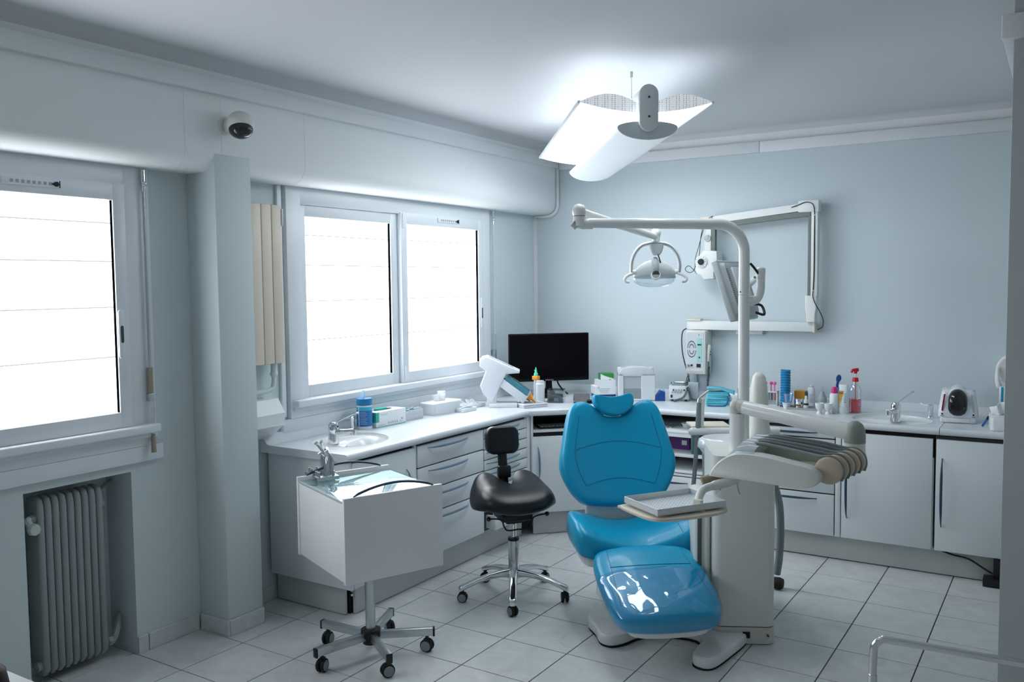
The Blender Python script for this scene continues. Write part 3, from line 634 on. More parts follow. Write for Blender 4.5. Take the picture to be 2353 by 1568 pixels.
# lower diffuser trough
def lens(w, up, dn, n=12):
    return [(w * math.cos(PI * k / n), up * math.sin(PI * k / n)) for k in range(n + 1)] + [(-w * math.cos(PI * k / n), -dn * math.sin(PI * k / n)) for k in range(1, n)]
DIFF = emis('glowing_diffuser', (0.84, 0.93, 1.0), 0.34, (.50, .55, .59))
bm = nb(); tr = [(-.1375 * math.cos(PI * k / 16), -.058 * math.sin(PI * k / 16)) for k in range(17)]; ring = tr + [(x * .98, z + .004) for x, z in reversed(tr)]
loft(bm, [[(x, y, 2.335 + z) for x, z in ring] for y in (-.02, 1.56)], True, LM); obj('diffuser_trough', bm, DIFF, t, 60, world=True)
for y in (-.024, 1.56):
    bm = nb(); loft(bm, [[(x, y + d, 2.335 + z) for x, z in lens(.137, .026, .057)] for d in (0, .004)], True, LM); obj('end_cap', bm, C('lamp_cap_grey', (.60, .68, .71), .45), t, world=True)
TUBE = emis('fluorescent_tube', (0.90, 0.96, 1.0), TUBE_L)
for x in (-.15, .15):
    bm = nb(); cyl(bm, LM @ V(x, .12, 2.446), LM @ V(x, 1.62, 2.446), .008, seg=10); obj('tube', bm, TUBE, t, world=True)
bm = nb(); box(bm, -.0425, .0425, -.055, -.024, 2.313, 2.517, M=LM)
bm.free(); bm = nb(); prism(bm, rrect(.086, .205, .043, 8), -.055, -.026, .004, M=LM @ basis((0, 0, 2.415), (1, 0, 0), (0, 0, 1), (0, 1, 0))); ep = obj('end_plate', bm, C('ribbed_grey_plastic', (.68, .75, .77), .5, var=.04, scale=90), t, world=True)
for z in (2.375, 2.46):
    bm = nb(); cyl(bm, LM @ V(0, -.0555, z), LM @ V(0, -.0570, z), .0055, seg=10); obj('screw', bm, C('screw_dark', (.08, .08, .08), .5), ep, world=True)
bm = nb(); box(bm, -.03, .03, -.026, WL - .1, 2.462, 2.51, .012, 2, M=LM); obj('spine', bm, PWHS, t, world=True)
for y in (0.325, 1.30):
    bm = nb(); cyl(bm, LM @ V(0, y, 2.505), LM @ V(0, y, 2.65), .0014, seg=6); cyl(bm, LM @ V(0, y, 2.632), LM @ V(0, y, 2.66), .007, seg=10); obj('suspension_wire', bm, STEEL, t, world=True)
# ================================================================== DENTAL CHAIR
t = thing('dental_chair', 'turquoise blue vinyl dental chair with white base in front of the delivery unit', 'dental chair', (1.69, 0.59, 0.0), math.radians(39.0))
bp = [(1.60, .30), (1.575, .40), (1.59, .475), (1.65, .50), (1.74, .47), (1.85, .49), (1.98, .52), (2.10, .60), (2.20, .62), (2.29, .56), (2.31, .47), (2.295, .30), (2.275, .17), (2.235, .13), (2.18, .15), (2.165, .22), (2.155, .33), (2.10, .395), (2.0, .385), (1.91, .345), (1.865, .28), (1.84, .20), (1.80, .145), (1.74, .15), (1.68, .22)]
bm = nb(); prism(bm, outline(bp, 4), 0.006, 0.056, .012, 3); obj('base_plate', bm, PWH, t, 40, world=True)
bm = nb(); prism(bm, [(x * .985 + .03, y * .985 + .005) for x, y in outline(bp, 3)], 0.0, 0.0065); obj('base_gap_shade', bm, DARK, t, world=True)  # dark slab put in as the shade under the base plate
bm = nb(); loft(bm, [[(c[0] + x * s, c[1] + y * s, z) for x, y in rrect(.22, .20, .05)] for c, z, s in (((2.05, .49), .05, 1), ((2.03, .50), .12, .9), ((1.86, .55), .24, .85), ((1.78, .57), .33, 1.1))]); obj('lift_arm', bm, PWH, t, 50, world=True)
sa_ = math.radians(21.5)
# seat
so_ = outline([(-.295, -.13), (-.30, .02), (-.29, .15), (-.24, .20), (-.1, .215), (.1, .215), (.24, .20), (.29, .15), (.30, .02), (.295, -.13), (.25, -.185), (.1, -.195), (-.1, -.195), (-.25, -.185)], 4)
def sd(x, y, h): return (0.075 * max(0, abs(x) - .03) ** 1.4 / .3 ** 1.4 - .03 * max(0, -y - .08) / .1) * (.35 + .65 * h) - 0.02 * (1 - (x / .3) ** 2) * h
bm = nb(); cushion(bm, so_, .115, sd, M=Matrix.Translation((0, 0, .325))); obj('seat', bm, VINYL, t, 70)
for s in (-1, 1):
    bm = nb(); pts = [(s * (.215 + .01 * abs(y)), y, .325 + .115 + sd(.215, y, 1) + .0006) for y in [-.165 + .34 * k / 10 for k in range(11)]]; tube(bm, pts, .0018, 6); obj('seam', bm, VSEAM, t)
bm = nb(); prism(bm, [(x * .86, y * .85) for x, y in so_], .285, .335, .01, 2); obj('seat_shell', bm, PWH, t)
bm = nb(); box(bm, -.12, .12, -.15, .1, .24, .29, .01); obj('under_frame', bm, C('under_grey', (.35, .37, .37), .5), t)
# legrest
lo = outline([(-.215, .0), (-.12, -.015), (.12, -.015), (.215, .0), (.242, .06), (.248, .20), (.245, .36), (.225, .47), (.17, .52), (.0, .535), (-.17, .52), (-.225, .47), (-.245, .36), (-.248, .20), (-.242, .06)], 4)
lsl = math.radians(15.0)
LGM = basis((0, -.195, .305), (1, 0, 0), (0, -math.cos(lsl), -math.sin(lsl)), (0, -math.sin(lsl), math.cos(lsl)))
def ld(x, y, h): return -.022 * (x / .25) ** 2 * h - .03 * max(0, (y - .33) / .2) ** 2 * h
bm = nb(); cushion(bm, lo, .105, ld, M=LGM); obj('legrest', bm, VINYL, t, 70)
for s in (-1, 1):
    bm = nb(); tube(bm, [LGM @ V(s * (.175 + .03 * k / 8), .01 + .42 * k / 8, .105 + ld(.19, .01 + .42 * k / 8, 1) + .0006) for k in range(9)], .0018, 6); obj('seam', bm, VSEAM, t)
bm = nb(); tube(bm, [LGM @ V(-.19 + .38 * k / 10, .155 + .012 * math.sin(PI * k / 10), .105 + ld(-.19 + .38 * k / 10, .155, 1) + .0006) for k in range(11)], .0016, 6); obj('seam', bm, VSEAM, t)
lo2 = outline([(-.253, .20), (-.12, .175), (.12, .175), (.253, .20), (.254, .30), (.249, .38), (.229, .475), (.173, .526), (.0, .541), (-.173, .526), (-.229, .475), (-.249, .38), (-.254, .30)], 4)
def ld2(x, y, h): return ld(x, y, h) + h * (.002 + .0018 * math.sin(23 * x + 31 * y) + .0016 * math.sin(57 * x - 19 * y + 1))
bm = nb(); cushion(bm, lo2, .109, ld2, rings=((1.0, .15), (1.0, .40), (1.003, .62), (.99, .82), (.955, .945), (.89, 1.0), (.78, 1), (.66, 1), (.54, 1), (.42, 1.0), (.3, 1), (.15, 1)), M=LGM)
bm.faces.ensure_lookup_table(); bmesh.ops.delete(bm, geom=[max(bm.faces, key=lambda f: len(f.verts))], context='FACES')
obj('plastic_cover', bm, SHEET, t, 80, label='clear plastic cover on the foot end')
bm = nb(); prism(bm, [(x * .8, .06 + y * .86) for x, y in lo], -.028, .004, .006, 2, M=LGM); obj('legrest_shell', bm, PWH, t)
# backrest
BKM = basis((0, .238, .475), (1, 0, 0), (0, math.sin(sa_), math.cos(sa_)), (0, -math.cos(sa_), math.sin(sa_)))
hf = [(0, .462), (.06, .475), (.11, .522), (.16, .546), (.205, .540), (.24, .50), (.264, .42), (.286, .32), (.304, .235), (.300, .17), (.27, .10), (.235, .048), (.19, .012), (.10, 0), (0, -.004)]
bo = outline(hf + [(-x, y) for x, y in reversed(hf[1:-1])], 4)
def bd(x, y, h): return (.055 * (x / .3) ** 2 - .028 * math.cos((y - .1) * 5) * .6) * h
bm = nb(); cushion(bm, bo, .085, bd, M=BKM); obj('backrest', bm, VINYL, t, 70)
def bs(x, y): return BKM @ V(x, y, .085 + bd(x, y, 1) + .0007)
for a in ([(-.225 + .45 * k / 14, .285 + .045 * math.sin(PI * k / 14)) for k in range(15)], [(-.18 + .36 * k / 14, .10 + .038 * math.sin(PI * k / 14)) for k in range(15)],
          [(-.195 - .035 * k / 6, .46 - .175 * k / 6) for k in range(7)], [(.195 + .035 * k / 6, .46 - .175 * k / 6) for k in range(7)], [(-.23 + .05 * (k / 6) ** 2, .285 - .185 * k / 6) for k in range(7)], [(.23 - .05 * (k / 6) ** 2, .285 - .185 * k / 6) for k in range(7)]):
    bm = nb(); tube(bm, spath([bs(x, y) for x, y in a], 2), .0018, 6); obj('seam', bm, VSEAM, t)
bm = nb(); prism(bm, [(x * .93, y * .95 + .015) for x, y in bo], -.035, .006, .012, 3, M=BKM); obj('back_shell', bm, PWH, t)
bm = nb(); box(bm, -.17, .17, .245, .285, .30, .50, .012, 3); obj('back_bracket', bm, C('bracket_white', (.66, .74, .77), .3, coat=.2), t)
ho = outline([(-.104, .105), (-.06, .098), (0, .094), (.055, .102), (.088, .112), (.108, .092), (.105, .045), (.065, .006), (0, -.008), (-.065, .012), (-.102, .06)], 5)
HDM = basis(BKM @ V(-.004, .475, .045), (1, 0, 0), (0, math.sin(.25), math.cos(.25)), (0, -math.cos(.25), math.sin(.25)))
bm = nb(); cushion(bm, ho, .075, lambda x, y, h: .12 * x * x / .1 * h * .6, M=HDM); obj('headrest', bm, VINYL, t, 70)
bm = nb(); box(bm, -.025, .025, .38, .56, -.06, -.04, .005, M=BKM); obj('headrest_bar', bm, STEEL, t)
# ================================================================== DENTAL UNIT
ya = math.radians(27); UO = (2.295, .49, 0); UM = Rz(ya, UO)
t = thing('dental_unit', 'cream white dental delivery unit with column, spittoon, lamp post and swing arms', 'dental unit', (2.27, .68, 0.0))
def cfront(z, s=1.0, d=0.0): # column plan: slightly bowed front
    o = []
    for x, y in rrect(.275, .36, .035, 5, 0, .18): o.append((x * s, (y - .010 * max(0, 1 - (x / .12) ** 2) if y < .05 else y) + d))
    return [tuple(UM @ V(x, y, z)) for x, y in o]
bm = nb(); loft(bm, [cfront(z) for z in (.083, .86)]); obj('column', bm, IVORY, t, 40, world=True)
bm = nb(); loft(bm, [cfront(z, 1.01, -.002) for z in (.004, .079)]); bb = obj('column_base', bm, PCR if False else C('base_cream', (.62, .62, .56), .45, var=.03), t, 40, world=True)
bm = nb(); box(bm, -.028, .004, -.017, -.012, .035, .062, M=UM @ Matrix.Translation((.02, 0, 0))); obj('socket', bm, DARK, bb, world=True)
for x in (-.10, .105):
    bm = nb(); cyl(bm, UM @ V(x, -.014, .045), UM @ V(x, .0, .045), .005, seg=10); obj('screw', bm, C('screw_dark', (.08, .08, .08), .5), bb, world=True)
bm = nb(); loft(bm, [cfront(z, .985, .004) for z in (0.0, .0835)]); obj('base_gap_shade', bm, DARK, t, world=True)  # dark filler paints the shade into the gap below the column base
# side housing with recessed grip
bm = nb(); box(bm, -.215, -.13, .07, .34, .02, .66, .03, 4, M=UM); sh = obj('side_housing', bm, IVORY, t, 40, world=True)
bm = nb(); box(bm, -.200, -.182, .066, .0705, .20, .58, .004, M=UM); obj('grip_recess', bm, C('recess_grey', (.10, .12, .12), .5), sh, world=True)
bm = nb(); box(bm, -.168, -.145, .060, .078, .05, .60, .008, 3, M=UM); obj('rib', bm, IVORY, sh, 40, world=True)
# rear body and spittoon
RB = (2.085, .95)
def ell(c, a, b, z, ang=.5, n=28): return [(c[0] + a * math.cos(k) * math.cos(ang) - b * math.sin(k) * math.sin(ang), c[1] + a * math.cos(k) * math.sin(ang) + b * math.sin(k) * math.cos(ang), z) for k in [2 * PI * i / n for i in range(n)]]
bm = nb(); loft(bm, [[(RB[0] + (x * math.cos(.5) - y * math.sin(.5)) * s, RB[1] + (x * math.sin(.5) + y * math.cos(.5)) * s, z) for x, y in rrect(.22, .28, .07, 6)] for z, s in ((.02, .96), (.05, 1), (.63, 1), (.67, .96), (.70, .80), (.71, .62))]); obj('rear_body', bm, IVORY, t, 50, world=True)
SPC = (RB[0] - .015, RB[1] - .02)
bm = nb(); loft(bm, [ell(RB, .06, .06, .70), ell(RB, .075, .07, .735), ell(SPC, .115, .10, .765), ell(SPC, .148, .118, .812), ell(SPC, .150, .12, .826), ell(SPC, .143, .115, .850), ell(SPC, .125, .10, .860), ell(SPC, .105, .085, .848), ell(SPC, .05, .04, .822)]); sp = obj('spittoon', bm, C('spittoon_white', (.74, .79, .82), .12, coat=.5), t, 50, world=True)
bm = nb(); loft(bm, [ell(SPC, .1502, .1205, z) for z in (.810, .814)]); obj('rim_line', bm, PGR, sp, world=True)
# tall tumbler filler housing
TH = (2.205, 1.00)
bm = nb(); loft(bm, [[(TH[0] + x * s * .8475 - y * sy * .53, TH[1] + x * s * .53 + y * sy * .8475, z) for x, y in rrect(.10, .12, .045, 6)] for z, s, sy in ((.80, 1.55, 1.3), (.86, 1.4, 1.2), (.90, 1.05, 1.05), (.95, .90, .95), (1.05, .84, .85), (1.12, .76, .7), (1.165, .58, .5), (1.185, .3, .25))]); obj('tumbler_housing', bm, IVORY, t, 60, world=True)
# assistant's bar with suction holders
bm = nb(); tube(bm, spath([(1.852, 1.015, .858), (1.95, 1.075, .857), (2.10, 1.17, .856), (2.237, 1.256, .854)], 3), .0205, 14); ball(bm, (1.852, 1.015, .858), .0205); obj('assistant_bar', bm, PWH, t, world=True)
bm = nb(); box(bm, -.005, .20, .02, .18, .870, .884, .005, M=basis((1.86, 1.015, 0), (.848, .53, 0), (-.53, .848, 0), (0, 0, 1))); obj('assistant_tray', bm, PCR, t, world=True)
bm = nb(); cyl(bm, (1.872, 1.03, .80), (1.88, 1.035, 1.01), .013, .011, seg=14); h = obj('suction_handle', bm, PGRD, t, world=True)
bm = nb(); cyl(bm, (1.89, 1.05, .88), (1.895, 1.05, 1.03), .011, .012, seg=12); obj('suction_handle', bm, IVORY, t, world=True)
bm = nb(); tube(bm, spath([(1.878, 1.033, 1.0), (1.882, 1.037, 1.03), (1.90, 1.048, 1.05), (1.925, 1.062, 1.072)], 4), [.008] * 5 + [.006] * 8, 8); obj('suction_tip', bm, STEEL, h, world=True)
for a in ([(1.872, 1.03, .80), (1.868, 1.01, .65), (1.862, .98, .45), (1.87, .95, .25), (1.93, .93, .12)], [(1.90, 1.05, .83), (1.915, 1.03, .65), (1.925, 1.0, .45), (1.93, .97, .25), (1.95, .94, .12)], [(1.915, 1.05, .84), (1.94, 1.03, .6), (1.955, .99, .4), (1.965, .96, .2)]):
    bm = nb(); tube(bm, spath(a, 6), .012 if a[0][0] < 1.91 else .007, 8); obj('suction_hose', bm, PGRD if a[0][0] < 1.88 else C('pale_hose', (.36, .4, .41), .5), t, world=True)
bm = nb(); loft(bm, [ell((1.87, 1.09), .05, .035, z) for z in (.73, .845)]); obj('hose_bracket', bm, C('hose_bracket_green', (.10, .20, .19), .5), t, 50, world=True)
# lamp post, bend and boom
PO = V(2.188, .802, 0)
bm = nb(); cyl(bm, PO + V(0.012, -.03, .82), PO + V(0, 0, 1.50), .0262, .0262, 24); obj('lamp_post', bm, PWH, t, world=True)
bm = nb(); cyl(bm, PO + V(0, 0, 1.50), PO + V(0, 0, 1.575), .0268, seg=24); obj('post_collar', bm, PWH, t, world=True)
bm = nb(); cyl(bm, PO + V(0, 0, 1.577), PO + V(0, 0, 1.660), .0268, seg=24); c = obj('post_collar', bm, PWH, t, world=True)
bm = nb(); cyl(bm, PO + V(-.010, -.028, 1.59), PO + V(-.008, -.02, 1.59), .003, seg=8); obj('screw', bm, DARK, c, world=True)
bd_ = (V(1.613, .30, 0) - PO).normalized(); LBM = (V(1.613, .30, 0) - PO).length; zb_ = 1.912; rb = .135
pts = [PO + V(0, 0, 1.66)] + [PO + bd_ * (rb - rb * math.cos(a)) + V(0, 0, zb_ - rb + rb * math.sin(a)) for a in [PI / 2 * k / 12 for k in range(13)]] + [PO + bd_ * LBM + V(0, 0, zb_ + .004)]
bm = nb(); tube(bm, pts, [.0258] * (len(pts) - 1) + [.0225], 22); obj('lamp_boom', bm, PWH, t, 50, world=True)
JE = PO + bd_ * LBM + V(0, 0, zb_)
bm = nb(); tube(bm, spath([JE - bd_ * .02, JE + bd_ * .012, JE + bd_ * .035 + V(0, 0, .004), JE + bd_ * .05 + V(0, 0, .022)], 4), [.024] * 5 + [.026] * 5 + [.027] * 3, 18); cyl(bm, JE + bd_ * .042 + V(0, 0, -.01), JE + bd_ * .042 + V(0, 0, .036), .030, .028, 20); j = obj('boom_knuckle', bm, PWH, t, 50, world=True)
bm = nb(); cyl(bm, JE + bd_ * .052 + V(0, 0, -.012), JE + bd_ * .074 + V(0, 0, .006), .022, .02, 18); obj('knuckle_cap', bm, PGR, j, world=True)
K2 = JE + bd_ * .042 + V(0, 0, .05)
bm = nb(); lathe(bm, [(0.028, -.012), (.032, .0), (.031, .02), (.022, .036), (0, .042)], 20, c=tuple(K2)); j2 = obj('upper_knuckle', bm, PWH, t, 50, world=True)
bm = nb(); lathe(bm, [(.0285, -.016), (.0285, -.012)], 20, c=tuple(K2)); obj('joint_ring', bm, GRIM, j2, world=True)
LH = V(1.608, 1.112, 1.885)
bm = nb(); tube(bm, [K2 + V(0, 0, .008), K2.lerp(LH, .1) + V(0, 0, .004), K2.lerp(LH, .9), LH], [.020, .022, .019, .017], 16); obj('spring_arm', bm, PWH, t, 50, world=True)
# operating lamp head (faces the chair)
HL = thing  # (lamp is part of the unit)
HX = V(.848, .53, 0); HY = V(-.53, .848, 0); HC = V(1.606, 1.105, 1.70)
HM = basis(HC, HX, HY, (0, 0, 1))       # local x right, y away, z up ; HC = head centre
bm = nb(); cyl(bm, HM @ V(.005, .006, .16), HM @ V(.005, .006, .20), .021, .024, 18); ball(bm, tuple(HM @ V(.005, .006, .205)), .028); hd = obj('lamp_head', bm, PWH, t, 50, world=True)
bm = nb(); lathe(bm, [(.0212, .174), (.0212, .178)], 18, M=HM @ Matrix.Translation((.005, .006, 0))); obj('joint_ring', bm, GRIM, hd, world=True)
yk = [(-.128, 0, -.005), (-.126, 0, .05), (-.108, 0, .10), (-.075, 0, .137), (-.03, 0, .150), (.04, 0, .150), (.085, 0, .132), (.118, 0, .09), (.132, 0, .04), (.128, 0, -.012)]
bm = nb(); tube(bm, [HM @ V(*p) for p in spath(yk, 6)], .0105, 10); obj('yoke', bm, PWH, hd, 60, world=True)
bm = nb(); tube(bm, [HM @ (V(*p) + V(0, -.0105, 0)) for p in spath([V(*q) * 1.0 for q in yk], 6)], .0028, 6); obj('yoke_groove', bm, GRIM, hd, world=True)
bm = nb(); loft(bm, [[tuple(HM @ V(.005 + x * s, -.012 + y * .8, z)) for x, y in rrect(.075, .045, .012)] for z, s in ((.085, .45), (.10, .72), (.125, .95), (.146, 1.0))]); sb = obj('sensor_box', bm, PGR, hd, 50, world=True)
bm = nb(); cyl(bm, HM @ V(.012, -.02, .088), HM @ V(.012, -.022, .094), .010, seg=12); tube(bm, [HM @ V(*p) for p in ((.012, -.022, .09), (.018, -.024, .07), (.026, -.024, .045))], .0035, 8); obj('switch', bm, BLKP, hd, world=True)
# reflector shell: a shallow bowl seen from behind, opening towards the chair
def bowl(a):  # cross section across the width
    return [tuple(HM @ V(.118 * u, v, w)) for u, v, w in a]
bm = nb(); R = []
for s, dy, dz in ((1.0, .0, -.030), (1.0, -.010, -.024), (.97, -.028, .0), (.80, -.045, .03), (.5, -.052, .052), (.18, -.053, .062)):
    rg = []
    for k in range(28):
        a = 2 * PI * k / 28; cx, sy = math.cos(a), math.sin(a)
        rg.append(tuple(HM @ V(.115 * s * cx, .035 * (1 - s * .2) + .060 * s * sy * .75 + dy * .5, dz + .018 * s * (-sy) * .6 - .006 * s * abs(cx) ** 2)))
    R.append(rg)
loft(bm, R); sh = obj('lamp_shell', bm, PWHS, hd, 60, world=True)
bm = nb(); tube(bm, [HM @ V(*p) for p in spath([(-.004, -.028, -.02), (-.004, -.038, .01), (-.004, -.03, .045), (-.004, .0, .068), (-.004, .04, .066)], 5)], .019, 10, flat=.5); obj('shell_ridge', bm, PGR, hd, 60, world=True)
bm = nb(); cyl(bm, HM @ V(-.002, -.022, -.024), HM @ V(-.002, -.040, -.018), .026, .025, 24); obj('fan_housing', bm, PWHS, hd, world=True)
bm = nb(); cyl(bm, HM @ V(-.002, -.0398, -.0181), HM @ V(-.002, -.0410, -.0177), .0205, seg=24); obj('fan_recess', bm, C('fan_grey_green', (.30, .34, .33), .5), hd, world=True)
for k, r_ in enumerate((.0185, .0140, .0095, .005)):
    bm = nb(); tube(bm, [HM @ (V(-.002, -.0405, -.018) + V(r_ * math.cos(a), .3 * r_ * math.sin(a) * -1, r_ * math.sin(a))) for a in [2 * PI * i / 20 for i in range(20)]], .0016, 6, True); obj('fan_grille_ring', bm, C('grille_dark', (.05, .06, .06), .5), hd, world=True)
bm = nb(); sg = []
for s, z in ((1.02, -.033), (1.0, -.045), (.94, -.060), (.70, -.078), (.35, -.086)):
    sg.append([tuple(HM @ V(.114 * s * math.cos(a), .03 + .045 * s * math.sin(a), z)) for a in [2 * PI * i / 28 for i in range(28)]])
loft(bm, sg); obj('front_shield', bm, CLR, hd, 60, world=True)
bm = nb(); tube(bm, [HM @ V(.1165 * math.cos(a), .03 + .046 * math.sin(a), -.033) for a in [2 * PI * i / 32 for i in range(32)]], .0022, 6, True); obj('shield_rim', bm, PGR, hd, world=True)
for s in (-1, 1):
    bm = nb(); cyl(bm, HM @ V(s * .105, .0, -.004), HM @ V(s * .124, .0, -.004), .013, seg=14); obj('pivot', bm, PWH, hd, world=True)
    bm = nb(); tube(bm, [HM @ V(*p) for p in spath([(s * .124, -.005, -.012), (s * .150, -.012, -.022), (s * .166, -.016, -.040), (s * .160, -.018, -.054), (s * .142, -.018, -.056)], 5)], .0085, 10); obj('lamp_handle', bm, PWH, hd, 60, world=True)
# monitor bracket on the post
bm = nb(); tube(bm, spath([PO + V(.01, 0, 1.545), PO + V(.035, .025, 1.548), PO + V(.055, .04, 1.562), PO + V(.064, .05, 1.60), PO + V(.065, .051, 1.652)], 6), [.022] * 12 + [.020] * 13, 16); b_ = obj('monitor_bracket', bm, PWH, t, 60, world=True)
bm = nb(); lathe(bm, [(0, 1.652), (.021, 1.653), (.021, 1.683), (.0225, 1.685), (.021, 1.70), (.012, 1.708), (0, 1.709)], 18, c=(PO.x + .065, PO.y + .051, 0)); obj('bracket_cap', bm, PWH, b_, 50, world=True)
bm = nb(); tube(bm, [PO + V(.060, .055, 1.668), V(2.19, .98, 1.655), V(2.115, 1.135, 1.625)], .016, 12); obj('bracket_arm', bm, PWH, b_, world=True)
bm = nb(); tube(bm, spath([PO + V(.028, .004, 1.725), PO + V(.045, .02, 1.70), PO + V(.058, .05, 1.665), PO + V(.02, .1, 1.66)], 5), .006, 8); obj('cable', bm, BLKP, b_, world=True)
# delivery arm
DP = V(2.222, .605, 0)
bm = nb(); cyl(bm, DP + V(0, 0, .84), DP + V(0, 0, 1.035), .035, seg=24); obj('arm_post', bm, PWH, t, world=True)
EA = DP + V(0, 0, 1.068); EB = V(2.748, .498, 1.003)
dd = (EB - EA).normalized()
bm = nb(); tube(bm, spath([DP + V(0, 0, 1.035), DP + V(-.003, 0, 1.055), EA + dd * .005, EA + dd * .035], 5), [.034, .034, .034, .033, .033, .033, .033, .033, .032, .032, .032, .032, .032, .032, .032, .032], 20); ball(bm, tuple(EA - dd * .002), .034); obj('arm_elbow', bm, C('elbow_grey', (.50, .50, .46), .4), t, 60, world=True)
bm = nb(); tube(bm, [EA + dd * .03, EA.lerp(EB, .5), EB], [.0315, .034, .0365], 24); obj('delivery_arm', bm, PWH, t, 50, world=True)
bm = nb(); lathe(bm, [(.043, .0), (.043, .028), (.040, .056), (.030, .078), (.014, .090), (0, .092)], 24, c=(2.757, .495, .962)); jc = obj('arm_end_cap', bm, C('sage_cap', (.26, .30, .27), .4), t, 60, world=True)
bm = nb(); lathe(bm, [(.048, 0), (.050, .02), (.043, .045), (.041, .085)], 24, c=(2.757, .495, .877)); obj('arm_joint', bm, IVORY, t, 50, world=True)
bm = nb(); box(bm, 2.69, 2.785, .40, .50, .872, .905, .008); obj('joint_bridge', bm, IVORY, t, world=True)
# delivery head
pf = [(2.295, .869), (2.331, .922), (2.384, .957), (2.436, .967), (2.521, .962), (2.621, .946), (2.693, .934), (2.722, .915), (2.727, .891), (2.702, .865), (2.638, .852), (2.522, .856), (2.402, .86), (2.313, .861)]
pfs = [(p.x, p.y) for p in spath([(x, z, 0) for x, z in pf], 3, True)]
def cheek(bm, y0, y1, bev=.008):
    cx = sum(p[0] for p in pfs) / len(pfs); cz = sum(p[1] for p in pfs) / len(pfs)
    def rg(y, s): return [(cx + (x - cx) * s, y, cz + (z - cz) * (s if s == 1 else s - .02)) for x, z in pfs]
    return loft(bm, [rg(y0, .965), rg(y0 + bev * .4, .985), rg(y0 + bev, 1), rg(y1 - bev, 1), rg(y1 - bev * .4, .985), rg(y1, .965)])
bm = nb(); cheek(bm, .012, .085); dh = obj('delivery_head', bm, IVORY, t, 45, world=True)
bm = nb(); cheek(bm, .34, .41); obj('far_cheek', bm, IVORY, dh, 45, world=True)
bm = nb(); box(bm, 2.335, 2.69, .083, .342, .862, .898, .004); obj('trough', bm, C('trough_khaki', (.42, .42, .32), .5), dh, world=True)
bm = nb(); loft(bm, [[(2.31, y, .872), (2.335, y, .925), (2.385, y, .975), (2.43, y, .988), (2.47, y, .985), (2.44, y, .94), (2.40, y, .88)] for y in (.08, .345)]); obj('holder_bridge', bm, PWHS, dh, 30, world=True)
for k in range(4):
    y = .115 + k * .062; bm = nb(); loft(bm, [[(2.385 + dx, y + w, z) for dx, w, z in ((0, -.02, .972), (0, .02, .972), (.015, .013, .995), (.015, -.013, .995))], [(2.47 + dx, y + w, z) for dx, w, z in ((0, -.016, .978), (0, .016, .978), (-.02, .010, .995), (-.02, -.010, .995))]]); obj('hose_guide', bm, PWHS, dh, 30, world=True)
bm = nb(); box(bm, 2.40, 2.47, .02, .075, .962, .9695, .002, M=Matrix.Translation((0, 0, .0))); obj('control_pad', bm, GLS, dh, world=True)
for k in range(5):
    y = .075 + k * .073; x = 2.745 + k * .007; z = .921 - k * .003
    bm = nb(); lathe(bm, [(0, -.026), (.040, -.026), (.050, -.020), (.053, -.006), (.0475, -.004), (.0475, .004), (.053, .006), (.050, .020), (.040, .026), (0, .026)], 26, M=basis((x, y, z), (1, 0, 0), (0, 0, 1), (0, 1, 0))); ro = obj('hose_roller', bm, PCRD, dh, 40, world=True)
    bm = nb(); p0 = V(2.43, .12 + k * .05, .99); 
    tube(bm, spath([(2.40, .12 + k * .052, .975), (2.46, .12 + k * .052, .992), (2.56, .11 + k * .057, .985), (2.66, .09 + k * .066, .975), (x - .03, y, z + .050), (x + .012, y, z + .0505), (x + .042, y, z + .028), (x + .051, y, z - .005), (x + .044, y, z - .035)], 6), .0072, 8); obj('hose', bm, PGRD if k % 2 == 0 else C('hose_dark', (.13, .16, .17), .5), dh, world=True)
# khaki grip and hanging instruments under the left tip
bm = nb(); cyl(bm, (2.258, .035, .836), (2.345, .10, .862), .0165, .018, 16); gp = obj('side_grip', bm, C('khaki_grip', (.28, .24, .14), .5), dh, world=True)
bm = nb(); cyl(bm, (2.247, .027, .833), (2.259, .036, .836), .012, .0165, 16); obj('grip_tip', bm, CHR, gp, world=True)
for a in ([(2.37, .12, .86), (2.335, .085, .83), (2.318, .07, .80)], [(2.365, .16, .86), (2.33, .13, .845), (2.31, .115, .835)]):
    bm = nb(); tube(bm, a, [.009, .009, .0065], 10); obj('handpiece', bm, C('handpiece_grey', (.18, .19, .21), .4), dh, world=True)
bm = nb(); tube(bm, [(2.318, .07, .80), (2.308, .06, .785)], .005, 8); obj('syringe_tip', bm, CLR, dh, world=True)
bm = nb(); tube(bm, spath([(2.405, .04, .86), (2.408, .03, .83), (2.418, .025, .80)], 4), .003, 6); obj('probe', bm, STEEL, dh, world=True)
# tray holder on its swan-neck arm
bm = nb(); tube(bm, spath([(2.405, .05, .866), (2.38, .03, .848), (2.325, -.01, .832), (2.297, -.05, .822), (2.292, -.085, .80), (2.30, -.125, .775)], 5), [.019] * 11 + [.016] * 15, 14); obj('tray_arm', bm, IVORY, dh, 60, world=True)
bm = nb(); loft(bm, [[(2.305 + dx * s, -.135 + dy * s, z) for dx, dy in rrect(.045, .03, .012)] for z, s in ((.752, 1.25), (.775, .95), (.80, .8))]); obj('arm_foot', bm, PCR, dh, 50, world=True)
th_ = math.radians(56.5); TC = V(2.205, -.125, .752)
TM = basis(TC, (math.cos(th_), math.sin(th_), 0), (-math.sin(th_), math.cos(th_), 0), (0, 0, 1))
ho_ = outline([(-.185, .10), (-.16, .125), (.10, .125), (.165, .10), (.185, .0), (.175, -.10), (.12, -.145), (0, -.155), (-.13, -.14), (-.18, -.10), (-.19, 0)], 5)
bm = nb(); prism(bm, ho_, -.006, .006, .003, 2, M=TM); tp = obj('tray_plate', bm, PCR, dh, 50, world=True)
